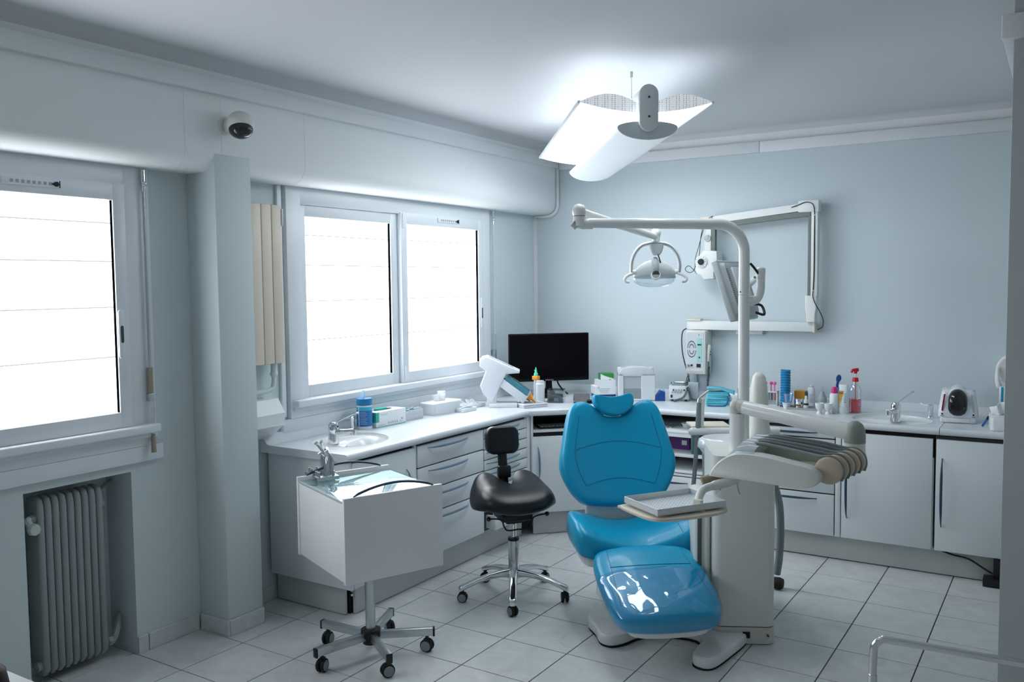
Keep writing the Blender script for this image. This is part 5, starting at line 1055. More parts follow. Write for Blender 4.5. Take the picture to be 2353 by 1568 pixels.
# --- plastic trays with wrapped instruments
t = thing('tray', 'long white plastic tray of wrapped instruments beside the mixing machine', 'tray', (.165, 1.372, ZT), math.radians(-2))
WT = C('tray_white', (.74, .79, .82), .4)
lab_box(t, -.065, .065, -.11, .115, 0, .006, WT, 'floor_plate')
for a in ((-.066, -.061, -.11, .115), (.061, .066, -.11, .115), (-.066, .066, -.112, -.107), (-.066, .066, .112, .117)): lab_box(t, *a, 0, .026, WT, 'side_wall')
for k in range(5):
    bm = nb(); cushion(bm, outline([(-.05, -.015), (.0, -.02), (.05, -.014), (.055, .0), (.05, .016), (0, .02), (-.05, .014)], 4), .014, lambda x, y, h: h * .006 * math.sin(90 * x + 50 * y), M=Matrix.Translation((.0, -.08 + .038 * k, .012 + .004 * (k % 2))) @ Matrix.Rotation(.5 - .3 * k, 4, 'Z') @ Matrix.Rotation(.25, 4, 'Y')); obj('wrapped_pouch', bm, C('clear_wrap', (.62, .68, .72), .12, coat=.5), t, 60)
t = thing('tray', 'small white plastic tray with loose pliers in front of the long tray', 'tray', (.262, 1.225, ZT), math.radians(-2))
lab_box(t, -.03, .03, -.07, .07, 0, .005, WT, 'floor_plate')
for a in ((-.031, -.027, -.07, .07), (.027, .031, -.07, .07), (-.031, .031, -.072, -.067), (-.031, .031, .067, .072)): lab_box(t, *a, 0, .022, WT, 'side_wall')
bm = nb(); tube(bm, spath([(-.01, -.06, .018), (0, -.02, .026), (.012, .02, .024), (.0, .06, .018)], 5), .005, 8); obj('pliers', bm, STEEL, t, 60)
# --- impression mixing machine
t = thing('mixing_machine', 'white slanted impression mixing machine with teal cover and orange nozzle', 'dental machine', (.346, 1.52, ZT))
XM = basis((.346, 1.52, ZT), IX, IY, (0, 0, 1)); XMl = basis((0, 0, 0), IX, IY, (0, 0, 1))
pb = [(-.1435, .313), (-.130, .330), (-.095, .339), (.118, .240), (.116, .226), (.030, .221), (.017, .198), (-.063, .034), (-.123, .089), (-.143, .146), (-.103, .241), (-.1435, .273)]
bm = nb(); prism(bm, pb, -.075, .075, .008, 3, M=XMl @ basis((0, 0, 0), (1, 0, 0), (0, 0, 1), (0, 1, 0))); obj('body', bm, C('machine_white', (.72, .76, .82), .35), t, 40)
bm = nb(); prism(bm, [(-.085, .02), (.055, .02), (.075, .0), (.075, .0), (-.085, 0)][:4] + [(-.085, .0)], -.085, .085, 0, M=XMl @ basis((0, 0, 0), (1, 0, 0), (0, 0, 1), (0, 1, 0))); bm.free()
bm = nb(); box(bm, -.085, .10, -.075, .085, 0, .028, .003, M=XMl); obj('foot', bm, PWHS, t)
bm = nb(); box(bm, -.10, -.035, -.06, .06, .028, .12, .004, M=XMl); obj('stand', bm, PWHS, t)
sl_ = math.atan2(-.099, .213)
TMx = XMl @ Matrix.Translation((-.095, 0, .339)) @ Matrix.Rotation(-sl_, 4, 'Y')
bm = nb(); box(bm, .012, .100, -.022, .008, -.001, .0015, M=TMx); box(bm, .105, .185, -.022, .008, -.001, .0015, M=TMx); obj('grey_stripe', bm, C('stripe_grey', (.28, .32, .38), .5), t, 0)
NB = XMl @ Matrix.Translation((.045, -.01, .150)) @ Matrix.Rotation(math.radians(37), 4, 'Y')
bm = nb(); box(bm, -.05, .150, -.055, .055, -.045, .012, .006, M=NB); nz = obj('nozzle_bed', bm, C('machine_white', (.72, .76, .82), .35), t)
bm = nb(); loft(bm, [[tuple(NB @ V(x, y, z)) for y, z in ((-.055, .013), (.055, .013), (.050, .040), (.02, .050), (-.02, .050), (-.050, .040))] for x in (-.04, .135)]); obj('teal_cover', bm, C('teal_clear', (.06, .24, .30), .15, coat=.5), t, 30)
bm = nb(); box(bm, .0, .09, -.014, .014, .0502, .0516, M=NB); obj('cartridge_label', bm, C('label_brown', (.42, .27, .12), .5), t, 0)
bm = nb(); box(bm, .1355, .151, -.05, .05, .0, .042, .004, M=NB); obj('end_block', bm, PGR, t)
bm = nb(); cyl(bm, NB @ V(.15, -.01, .01), NB @ V(.178, -.01, .01), .026, .022, 14); cyl(bm, NB @ V(.178, -.01, .01), NB @ V(.215, -.01, .008), .009, .0045, 12); obj('orange_nozzle', bm, C('orange_plastic', (.85, .32, .02), .4), t)
# --- white bottle with orange and green applicator behind it
t = thing('adhesive_bottle', 'white bottle beside the mixing machine', 'bottle', (.475, 1.80, ZT))
bm = nb(); lathe(bm, [(0, 0), (.029, 0), (.031, .004), (.031, .128), (.026, .134), (.026, .150), (0, .151)], 24); obj('body', bm, PWHS, t)
t = thing('mixing_tip', 'green spiked mixing tip on an orange holder behind the white bottle', 'applicator', (.425, 1.83, ZT))
bm = nb(); lathe(bm, [(0, 0), (.018, 0), (.018, .12), (.015, .15), (0, .15)], 18); obj('holder', bm, C('holder_grey', (.5, .55, .58), .4), t)
bm = nb(); box(bm, -.022, .022, -.018, .018, .15, .178, .004); obj('orange_block', bm, C('orange_plastic', (.85, .32, .02), .4), t)
bm = nb(); lathe(bm, [(0, .178), (.016, .178), (.014, .192), (.008, .205), (.006, .222), (.003, .236), (0, .238)], 14); ball(bm, (.012, -.004, .188), .006); ball(bm, (-.008, -.003, .215), .004); obj('green_tip', bm, C('green_plastic', (.10, .62, .42), .45), t)
# --- flat case near the corner
t = thing('flat_case', 'flat white plastic case at the front corner of the worktop', 'case', (.515, 1.60, ZT), math.radians(-30))
bm = nb(); box(bm, -.075, .075, -.09, .09, 0, .020, .003); obj('body', bm, C('case_grey', (.60, .64, .67), .4), t)
bm = nb(); box(bm, -.078, .078, -.093, .093, .020, .026, .003); l_ = obj('lid', bm, PWHS, t)
bm = nb(); box(bm, -.06, -.01, -.07, .07, .026, .0268); obj('window_strip', bm, C('strip_blue_grey', (.33, .40, .46), .4), l_, 0)
bm = nb(); box(bm, .01, .055, -.07, .07, .026, .0268); obj('window_strip', bm, C('strip_blue_grey', (.33, .40, .46), .4), l_, 0)
# --- clear acrylic box with black device
t = thing('clear_box', 'clear acrylic box with a black card reader in front of the monitor', 'box', (.565, 1.865, ZT), math.radians(20))
for nm, a in (('wall', (-.055, .055, -.052, -.050, 0, .085)), ('wall', (-.055, .055, .050, .052, 0, .085)), ('wall', (-.055, -.053, -.05, .05, 0, .085)), ('wall', (.053, .055, -.05, .05, 0, .085)), ('lid', (-.058, .058, -.055, .055, .085, .090))): lab_box(t, *a, CLR, nm, .0)
bm = nb(); prism(bm, [(-.05, 0), (.05, 0), (.05, .012), (.02, .04), (-.05, .048)], -.035, .035, .003, 2, M=basis((0, 0, .001), (1, 0, 0), (0, 0, 1), (0, 1, 0))); cr = obj('card_reader', bm, BLKP, t, 40)
bm = nb(); box(bm, -.012, .020, -.0375, -.0355, .012, .034, .002); obj('reader_frame', bm, GRIM, cr)
# --- black monitor on the corner worktop
mh = V(.719, .695, 0); mn = V(.695, -.719, 0); MC = V(.369, 2.115, 1.112)
t = thing('computer_monitor', 'large black flat computer monitor in the corner', 'monitor', (MC.x, MC.y, ZT))
MM2 = basis(MC, mh, (0, 0, 1), mn)
bm = nb(); box(bm, -.297, .297, -.172, .172, -.022, .0, .008, 3, M=MM2); obj('bezel', bm, C('monitor_black', (.003, .003, .004), .4, spec=.15), t, world=True)
bm = nb(); box(bm, -.285, .285, -.150, .160, .0, .0008, M=MM2); sc = obj('screen', bm, C('screen_black', (.002, .002, .003), .15, spec=.12), t, 0, world=True)
text('SAMSUNG', .0135, C('logo_grey', (.35, .37, .4), .4), sc, (Matrix.Translation(-V(*t.location)) @ MM2 @ Matrix.Translation((0, -.1675, .0006))))
bm = nb(); loft(bm, [[tuple(MM2 @ V(x * s, z, -.02 - d)) for x, d in rrect(.06, .02, .006)] for z, s in ((-.262, 1.6), (-.22, .8), (-.12, .7))]); obj('neck', bm, C('monitor_black', (.003, .003, .004), .4, spec=.15), t, world=True)
bm = nb(); lathe(bm, [(0, 0), (.115, 0), (.115, .006), (.09, .014), (.03, .02), (0, .02)], 28); obj('base', bm, C('monitor_black', (.003, .003, .004), .4, spec=.15), t)
bm = nb(); tube(bm, [MM2 @ V(*p) for p in spath([(.06, -.15, -.03), (.08, -.2, -.05), (.12, -.25, -.06), (.15, -.275, -.05)], 6)], .006, 8); obj('cable', bm, BLKP, t, world=True)
# --- folded tablet case
t = thing('tablet_stand', 'small dark grey tablet in a folded stand beside the clear box', 'tablet', (.695, 1.99, ZT), math.radians(32))
bm = nb(); prism(bm, [(-.05, 0), (-.045, 0), (.0, .052), (-.004, .052)], -.055, .055, .0, M=basis((0, 0, 0), (0, 1, 0), (0, 0, 1), (1, 0, 0))); obj('tablet', bm, C('tablet_grey', (.055, .065, .075), .4), t)
bm = nb(); prism(bm, [(.05, 0), (.045, 0), (-.002, .052), (.002, .052)], -.055, .055, .0, M=basis((0, 0, 0), (0, 1, 0), (0, 0, 1), (1, 0, 0))); obj('stand_flap', bm, BLKP, t)
t = thing('tablet_pad', 'small dark navy pad lying in front of the folded tablet', 'pad', (.76, 1.905, ZT), math.radians(40))
bm = nb(); box(bm, -.07, .07, -.04, .04, 0, .004, .0015); obj('pad', bm, C('navy_pad', (.01, .02, .045), .5), t)
bm = nb(); ball(bm, (.045, .012, .013), .03, 1, .6, .35); obj('mouse', bm, BLKP, t)
# --- stacked cartons
CB = math.radians(38)
def carton(label, loc, dx, dy, h, m, rz=CB, group='cartons stacked left of the covered machine'):
    t = thing('carton', label, 'box', loc, rz, group); bm = nb(); box(bm, -dx / 2, dx / 2, -dy / 2, dy / 2, 0, h, .0012, 1); return t, obj('carton', bm, m, t, 0)
CWH = C('carton_white', (.78, .83, .86), .6)
t, b_ = carton('white carton with navy base, lowest of the carton stack', (.715, 2.285, ZT), .15, .135, .022, C('carton_navy', (.02, .05, .2), .5))
t, b_ = carton('white printed carton, second from the bottom of the stack', (.715, 2.285, ZT + .0225), .155, .14, .058, CWH)
for k in range(4): plate(b_, FYm(-.01, -.0702, .042 - k * .010), .09 - .012 * k, .0035, GRYP, 'text_line')
plate(b_, FYm(-.05, -.0702, .051), .012, .004, C('print_red', (.5, .05, .08), .5), 'logo')
t, b_ = carton('plain white carton below the green one', (.728, 2.285, ZT + .0810), .13, .12, .042, CWH)
t, b_ = carton('green carton on top of the carton stack', (.735, 2.285, ZT + .1235), .095, .085, .046, C('carton_leaf_green', (.03, .27, .06), .5))
bm = nb(); prism(bm, [(-.047, .0), (.047, .0), (.047, .008), (-.02, .03), (-.047, .044)], 0, .0006, 0, M=FYm(0, -.0426, .001)); obj('white_swoosh', bm, PAPER, b_, 0)
plate(b_, FYm(.02, -.0434, .004), .012, .004, C('print_red', (.5, .05, .08), .5), 'logo')
t, b_ = carton('beige carton standing upright behind the green carton', (.80, 2.44, ZT), .09, .04, .19, C('carton_beige', (.48, .47, .36), .6), math.radians(30))
# --- covered machine
t = thing('covered_machine', 'white tabletop machine with translucent front cover behind the headrest', 'dental machine', (.985, 2.245, ZT), math.radians(28))
DW = C('dust_white', (.66, .71, .75), .3, coat=.2)
for a in ((-.125, -.09, -.09, .10, 0, .19), (.03, .125, -.09, .10, 0, .19), (-.125, .125, .03, .10, 0, .22), (-.125, .125, -.09, .10, 0, .014)): lab_box(t, *a, DW, 'panel', .004)
bm = nb(); prism(bm, [(-.125, .17), (.125, .17), (.125, .19), (.10, .222), (.04, .234), (-.04, .234), (-.10, .222), (-.125, .19)], -.09, .10, .005, 2, M=basis((0, 0, 0), (1, 0, 0), (0, 0, 1), (0, 1, 0))); obj('hood', bm, C('hood_clear_white', (.58, .64, .68), .2, coat=.4), t, 30)
lab_box(t, -.09, .03, -.082, -.079, .014, .17, C('frosted_window', (.42, .48, .52), .2), 'front_cover', .0)
lab_box(t, -.09, .03, -.0835, -.0815, .014, .085, C('frosted_window_dark', (.26, .31, .33), .2), 'lower_cover', .0)
plate(t, FYm(.09, -.0902, .025), .02, .008, C('print_mint', (.45, .78, .74), .5), 'logo')
plate(t, FYm(-.108, -.0902, .03), .022, .006, C('print_orange', (.8, .3, .12), .5), 'logo')
# --- small blue caddy
t = thing('blue_caddy', 'small blue plastic caddy holding wipes between the covered machine and electro unit', 'caddy', (1.158, 2.265, ZT), math.radians(28))
bm = nb(); prism(bm, [(-.035, .0), (.03, .0), (.03, .062), (-.005, .075), (-.035, .03)], -.025, .025, .003, 1, M=basis((0, 0, 0), (1, 0, 0), (0, 0, 1), (0, 1, 0))); obj('body', bm, C('caddy_blue', (.01, .07, .30), .4), t)
bm = nb(); box(bm, -.005, .028, -.018, .018, .06, .082, .003); obj('wipe', bm, C('wipe_pale', (.35, .65, .72), .6), t)
# --- electro unit
t = thing('electro_unit', 'white device with two rows of sockets and coiled cords on the back worktop', 'device', (1.265, 2.34, ZT), math.radians(20))
bm = nb(); box(bm, -.068, .068, -.055, .06, .012, .104, .003); b_ = obj('housing', bm, C('device_white', (.70, .76, .80), .4), t)
bm = nb(); box(bm, -.06, .06, -.0562, -.0548, .018, .088); fp = obj('front_panel', bm, PWHS, b_, 0)
for k in range(5):
    bm = nb(); cyl(bm, (-.038 + k * .018, -.056, .078), (-.038 + k * .018, -.063, .078), .005, seg=10); obj('socket', bm, BLKP if k in (0, 4) else STEEL, b_)
for k in range(4):
    bm = nb(); cyl(bm, (-.045 + k * .018, -.056, .064), (-.045 + k * .018, -.063, .064), .005, seg=10); obj('socket', bm, STEEL, b_)
bm = nb(); box(bm, -.058, -.044, -.059, -.0555, .025, .045, .001); obj('switch', bm, C('switch_dark_green', (.01, .06, .05), .4), b_)
for x in (-.045, .045):
    for y in (-.045, .045):
        bm = nb(); cyl(bm, (x, y, 0), (x, y, .013), .009, seg=10); obj('foot', bm, RUB, t)
for a in ([(.055, -.07, .10), (.05, -.075, .07), (.03, -.085, .03), (-.02, -.095, .010), (-.03, -.09, .010)], [(.055, -.07, .10), (.07, -.075, .06), (.085, -.085, .02), (.12, -.08, .012), (.14, -.06, .012)], [(.065, -.02, .18), (.055, -.03, .15), (.052, -.06, .11)]):
    bm = nb(); tube(bm, helix_path(a, .008, 105), .0022, 6); obj('coiled_cord', bm, C('cord_grey_black', (.07, .09, .09), .5), t, 60)
t = thing('kidney_dish', 'small polished metal dish on top of the electro unit', 'dish', (1.262, 2.34, ZT + .1042), math.radians(20))
bm = nb(); loft(bm, [[(x * s, y * s, z) for x, y in rrect(.11, .055, .026, 6)] for z, s in ((0, .8), (.010, .97), (.018, 1.0), (.021, .98), (.018, .93), (.012, .8), (.01, .4))]); obj('dish', bm, C('dish_metal', (.4, .45, .47), .25, metal=1.0), t, 60)
t = thing('metal_plate', 'grey upright sheet standing behind the coiled cords', 'panel', (1.335, 2.425, ZT), math.radians(5)); bm = nb(); box(bm, -.035, .035, -.008, .008, 0, .12, .002); obj('sheet', bm, C('sheet_grey', (.50, .57, .6), .5), t)
# --- stack of turquoise bibs with a navy chain clip
t = thing('bib_pack', 'folded pack of turquoise patient bibs on the back worktop', 'bibs', (1.560, 2.285, ZT), math.radians(18))
BB = C('bib_turquoise', (.12, .55, .68), .75, var=.06)
for k in range(7):
    bm = nb(); cushion(bm, rrect(.165 - .004 * k, .12, .012), .0125, lambda x, y, h, k=k: .004 * math.sin(30 * x + k) * h, M=Matrix.Translation((.003 * math.sin(k * 2), .002 * math.cos(k * 3), .012 * k)) @ Matrix.Rotation(.03 * math.sin(k * 5), 4, 'Z')); obj('bib', bm, BB, t, 60)
bm = nb(); R = []
for i in range(13):
    u = -.085 + .18 * i / 12; R.append([bm.verts.new((u + .01, -.068 + .13 * j_ / 5, .104 + .022 * math.cos((u + .05) * 16) * (1 - .35 * j_ / 5) - .10 * max(0, u) * (.35) + .006 * j_ / 5 - .012)) for j_ in range(6)])
for A, B in zip(R, R[1:]):
    for j_ in range(5): bm.faces.new((A[j_], A[j_ + 1], B[j_ + 1], B[j_]))
o = obj('top_bib', bm, BB, t, 80); md = o.modifiers.new('thickness', 'SOLIDIFY'); md.thickness = .003
t = thing('bib_clip', 'navy blue bib chain clip lying in front of the bib pack', 'clip', (1.60, 2.165, ZT))
bm = nb(); tube(bm, spath([(.045, .05, .06), (.05, .035, .03), (.04, .015, .006), (.0, -.01, .004), (-.04, -.02, .004)], 6), .0055, 8, flat=.5); obj('strap', bm, C('clip_navy', (.01, .10, .25), .4), t, 60)
bm = nb(); tube(bm, spath([(-.04, -.02, .005), (-.055, -.018, .006), (-.065, -.025, .006), (-.055, -.032, .006), (-.04, -.028, .006)], 5), .004, 8); obj('loop', bm, C('clip_navy2', (.01, .16, .36), .3), t, 60)
# --- clear two-layer box
t = thing('clear_drawer_box', 'small clear plastic box with purple contents beside the bib pack', 'box', (1.705, 2.205, ZT), math.radians(10))
for nm, a in (('base_wall', (-.035, .035, -.035, .035, 0, .004)), ('wall', (-.035, .035, -.035, -.0335, .004, .065)), ('wall', (-.035, -.0335, -.035, .035, .004, .065)), ('wall', (.0335, .035, -.035, .035, .004, .065)), ('shelf', (-.033, .033, -.033, .033, .030, .033))): lab_box(t, *a, CLR, nm, 0)
bm = nb(); ball(bm, (.005, -.005, .044), .022, 1, .8, .5); obj('purple_sponge', bm, C('purple_soft', (.22, .16, .50), .7), t)
bm = nb(); box(bm, -.028, .028, -.028, .028, .004, .022, .003); obj('lilac_contents', bm, C('lilac', (.42, .42, .55), .6), t)
# --- white drawer organiser with coloured polishing tips
t = thing('organiser', 'white open organiser rack with coloured polishing brushes behind the lamp post', 'organiser', (1.835, 2.40, ZT), math.radians(4))
for nm, a in (('back_panel', (-.085, .085, .03, .036, 0, .085)), ('shelf', (-.085, .085, -.03, .036, .085, .090)), ('side', (-.085, -.080, -.03, .036, 0, .09)), ('side', (.080, .085, -.03, .036, 0, .09)), ('base_panel', (-.085, .085, -.03, .036, 0, .004))): lab_box(t, *a, PWHS if nm != 'base_panel' else WT, nm, 0)
for k in range(8):
    bm = nb(); x = -.07 + k * .02; cyl(bm, (x, -.022, .035), (x, -.022, .082), .004, seg=8); obj('brush_stem', bm, C('stem_%d' % (k % 3), [(.08, .02, .03), (.5, .08, .1), (.1, .35, .38)][k % 3], .5), t)
for k, (x, c) in enumerate(((-.045, 0), (-.012, 1), (.005, 0), (.04, 2), (.062, 0))):
    bm = nb(); cyl(bm, (x, 0, .09), (x, 0, .135), .0035, seg=8); ball(bm, (x, 0, .143), .011, 1, .5, 1.1); obj('polishing_brush', bm, C('brush_%d' % c, [(.75, .12, .42), (.05, .38, .6), (.6, .06, .2)][c], .45), t)
bm = nb(); cyl(bm, (-.012, -.034, .03), (-.012, -.034, .085), .004, seg=8); ball(bm, (-.012, -.036, .04), .016, 1, .4, 1.1); obj('polishing_brush', bm, C('brush_1', (.05, .38, .6), .45), t)
t = thing('carton', 'white and black carton between the bib pack and the lamp post', 'box', (1.70, 2.42, ZT), math.radians(4)); lab_box(t, -.045, .045, -.03, .03, 0, .10, CWH); plate(t, FYm(-.043, -.0302, .05), .004, .1, INK, 'black_edge')
# --- blue cup tube
t = thing('cup_dispenser', 'tall blue translucent column of stacked drinking cups on the back worktop', 'cup stack', (1.975, 2.375, ZT))
for k in range(14):
    bm = nb(); lathe(bm, [(.027, .006 + .0165 * k), (.033, .020 + .0165 * k), (.0335, .0225 + .0165 * k), (.031, .0225 + .0165 * k), (.025, .009 + .0165 * k)], 24); obj('blue_cup', bm, C('cup_blue', (.03, .30, .62), .3, trans=.15), t, 50)
bm = nb(); lathe(bm, [(0, 0), (.034, 0), (.034, .006), (0, .0061)], 24); obj('stand', bm, C('stand_dark_red', (.12, .01, .03), .4), t)
t = thing('drinking_cup', 'clear blue tinted drinking cup standing on a white cup', 'cup', (2.012, 2.30, ZT + .0375)); bm = nb(); lathe(bm, [(0, 0), (.022, 0), (.031, .055), (.032, .057), (.0305, .057), (.021, .002), (0, .002)], 24); obj('cup', bm, clear('blue_clear', (.62, .85, .95), .1, .1), t, 50)
t = thing('white_cup', 'short white plastic cup in front of the blue cup column', 'cup', (2.005, 2.295, ZT)); bm = nb(); lathe(bm, [(0, 0), (.020, 0), (.026, .032), (.0285, .033), (.0285, .036), (.025, .0365), (.02, .02), (0, .02)], 24); obj('cup', bm, PWHS, t, 40)
# --- metal tray with small things
t = thing('metal_tray', 'shallow metal tray carrying a tin and a dropper bottle', 'tray', (2.10, 2.305, ZT), math.radians(3))
SM = C('tray_metal', (.50, .54, .55), .35, metal=.8)
lab_box(t, -.085, .105, -.055, .055, 0, .003, SM, 'floor_plate')
for a in ((-.085, .105, -.057, -.055), (-.085, .105, .055, .057), (-.087, -.085, -.057, .057), (.105, .107, -.057, .057)): lab_box(t, *a, 0, .014, SM, 'side_wall', 0)
t = thing('metal_tin', 'round polished tin on the shallow metal tray', 'tin', (2.078, 2.315, ZT + .0031)); bm = nb(); lathe(bm, [(0, 0), (.027, 0), (.028, .002), (.028, .045), (.029, .046), (.029, .060), (.027, .062), (0, .062)], 24); obj('tin', bm, CHR, t, 40)
t = thing('amber_jar', 'small amber jar beside the dropper bottle', 'jar', (2.092, 2.268, ZT + .0031)); bm = nb(); lathe(bm, [(0, 0), (.012, 0), (.013, .014), (.010, .018), (0, .019)], 16); obj('jar', bm, C('amber', (.35, .16, .02), .2), t, 50)
t = thing('dropper_bottle', 'small white and black dropper bottle on the metal tray', 'bottle', (2.126, 2.29, ZT + .0031)); bm = nb(); lathe(bm, [(0, 0), (.0155, 0), (.0155, .026), (0, .026)], 18); obj('label_base', bm, PWHS, t)
bm = nb(); lathe(bm, [(0, .026), (.0157, .026), (.0157, .034), (.012, .038), (0, .038)], 18); obj('glass', bm, BLKP, t)
bm = nb(); lathe(bm, [(0, .038), (.014, .038), (.013, .058), (.008, .060), (.0075, .080), (.005, .084), (0, .085)], 18); obj('dropper', bm, IVORY, t)
t = thing('orange_carton', 'small orange carton at the back beside the spray can', 'box', (2.055, 2.455, ZT), math.radians(3)); lab_box(t, -.038, .030, -.03, .03, 0, .098, C('carton_orange', (.62, .28, .03), .5)); lab_box(t, .0305, .042, -.03, .03, 0, .092, C('carton_dark_green', (.05, .12, .06), .5), 'green_side'); plate(t, FYm(.012, -.0303, .012), .04, .005, INK, 'text_line'); plate(t, FYm(.0, -.0303, .03), .035, .003, C('print_amber', (.4, .17, .02), .5), 'text_line')
t = thing('spray_can', 'white and blue spray can on the back worktop', 'spray can', (2.118, 2.455, ZT)); bm = nb(); lathe(bm, [(0, 0), (.024, 0), (.025, .003), (.025, .105), (.022, .118), (.015, .126), (0, .126)], 22); b_ = obj('can', bm, PWHS, t, 40)
bm = nb(); lathe(bm, [(0, .126), (.014, .126), (.013, .131), (.009, .132), (.009, .142), (0, .143)], 16); obj('nozzle', bm, PWHS, t)
bm = nb(); lathe(bm, [(.0148, .1255), (.0155, .127), (.0148, .1285)], 18); obj('ring', bm, C('ring_copper', (.4, .15, .08), .4), t)
bm = nb(); cushion(bm, [(.010 * math.cos(a), .035 * math.sin(a)) for a in [2 * PI * k / 20 for k in range(20)]], .002, M=basis((-.020, -.0155, .068), (.6, -.8, 0), (0, 0, 1), (-.8, -.6, 0))); obj('blue_disc', bm, C('label_sky', (.03, .35, .65), .4), b_)
for k in range(6): plate(b_, basis((.008, -.0249, .03 + k * .01), (1, .3, 0), (0, 0, 1), (.3, -1, 0)), .02, .003, GRYP, 'text_line')
t = thing('squeeze_bottle', 'translucent squeeze bottle with thin spout behind the egg cups', 'bottle', (2.185, 2.46, ZT)); bm = nb(); lathe(bm, [(0, 0), (.030, 0), (.030, .045), (.026, .065), (.014, .085), (.013, .10), (0, .10)], 22); obj('body', bm, C('milky_plastic', (.52, .60, .62), .3, trans=.3), t, 50)
bm = nb(); tube(bm, [(0, 0, .10), (.001, 0, .135)], [.004, .002], 8); obj('spout', bm, CLR, t)
for i_, (x, y, lab) in enumerate(((2.240, 2.150, 'white egg-cup shaped pot, left one of the pair'), (2.288, 2.158, 'white egg-cup shaped pot, right one beside the pink-capped bottle'))):
    t = thing('egg_cup', lab, 'cup', (x, y, ZT), 0, 'white egg cups at the front of the back worktop'); bm = nb(); lathe(bm, [(0, 0), (.017, 0), (.017, .005), (.011, .015), (.012, .022), (.022, .034), (.026, .052), (.0265, .066), (.0245, .066), (.020, .04), (0, .03)], 24); obj('cup', bm, PWH, t, 60)
t = thing('pink_cap_bottle', 'white bottle with bright pink cap on the back worktop', 'bottle', (2.310, 2.225, ZT)); bm = nb(); lathe(bm, [(0, 0), (.025, 0), (.027, .003), (.027, .108), (.024, .118), (.020, .122), (0, .122)], 22); obj('body', bm, PWHS, t, 40)
bm = nb(); lathe(bm, [(.0, .120), (.0195, .120), (.0185, .135), (.016, .152), (.012, .160), (0, .161)], 20); obj('cap', bm, C('pink', (.62, .02, .22), .35), t)
t = thing('spatula_holder', 'blue holder with a dark blue mixing spatula behind the pink-capped bottle', 'holder', (2.293, 2.43, ZT)); bm = nb(); box(bm, -.028, .034, -.022, .022, 0, .135, .004); obj('block', bm, C('holder_blue', (.02, .17, .42), .45), t)
bm = nb(); box(bm, -.012, .034, -.0235, -.0215, .075, .088); obj('white_band', bm, PAPER, t, 0)
bm = nb(); tube(bm, [(-.012, 0, .13), (-.006, 0, .175)], .008, 8); cushion(bm, outline([(0, 0), (.013, .015), (.016, .032), (.008, .048), (0, .052), (-.010, .046), (-.015, .03), (-.012, .012)], 4), .008, M=basis((-.004, .004, .165), (1, 0, 0), (.1, 0, .99), (0, -1, 0))); obj('spatula', bm, C('spatula_navy', (.005, .05, .22), .4), t, 60)
t = thing('paste_tube', 'white paste tube with orange triangle standing on its white cap', 'tube', (2.362, 2.232, ZT)); bm = nb(); lathe(bm, [(0, 0), (.027, 0), (.028, .004), (.027, .040), (0, .040)], 22); obj('cap', bm, PWHS, t, 40)
bm = nb(); loft(bm, [[(x * s, y * sy, z) for x, y in rrect(.05, .05, .02, 4)] for z, s, sy in ((.040, .9, .9), (.06, 1, .95), (.12, 1.02, .6), (.176, 1.05, .2))]); b_ = obj('body', bm, PWHS, t, 60)
bm = nb(); prism(bm, [(-.016, 0), (-.020, .090), (.008, .090)], 0, .0012, 0, M=basis((-.004, -.0245, .050), (.94, .34, 0), (0, .12, .99), (.3, -.95, .1))); og = obj('orange_triangle', bm, C('label_orange', (.85, .42, .06), .45), t, 0)
text('RHS', .013, INK, t, basis((-.010, -.0215, .122), (.94, .34, 0), (0, .12, .99), (.3, -.95, .1)))
for k in range(7): plate(t, basis((.013, -.0215, .07 + k * .009), (.94, .34, 0), (0, 0, 1), (.34, -.94, 0)), .014, .0022, INKB, 'text_line')
t = thing('red_soap_bottle', 'clear pump bottle half full of red liquid with red pump', 'soap bottle', (2.415, 2.31, ZT)); bm = nb(); lathe(bm, [(0, .0), (.036, 0), (.037, .004), (.037, .135), (.033, .155), (.022, .172), (.015, .18), (.015, .192), (0, .192)], 26); obj('bottle', bm, CLR, t, 50)
bm = nb(); lathe(bm, [(0, .002), (.0345, .002), (.0350, .006), (.0350, .085), (0, .0851)], 26); obj('red_liquid', bm, C('red_liquid', (.75, .04, .05), .15, coat=.3), t)
bm = nb(); lathe(bm, [(0, .19), (.0185, .19), (.0185, .200), (.016, .215), (0, .216)], 18); obj('collar', bm, C('red_plastic', (.55, .01, .02), .35), t)
bm = nb(); cyl(bm, (0, 0, .216), (0, 0, .245), .0045, seg=10); obj('pump_stem', bm, PWHS, t)
bm = nb(); tube(bm, spath([(.012, .01, .262), (.0, .0, .262), (-.015, -.008, .260), (-.022, -.012, .245)], 4), [.011] * 5 + [.009] * 4 + [.007] * 4, 10); cyl(bm, (0, 0, .24), (0, 0, .258), .010, seg=12); obj('pump_head', bm, C('red_plastic', (.55, .01, .02), .35), t, 60)
bm = nb(); tube(bm, [(0, 0, .19), (.003, 0, .01)], .003, 6); obj('dip_tube', bm, C('red_tint', (.6, .1, .1), .4), t)
for k in range(6): plate(t, basis((.028, -.0255, .05 + k * .012), (.75, .66, 0), (0, 0, 1), (.66, -.75, 0)), .014, .003, C('print_lilac', (.5, .5, .65), .5), 'text_line')
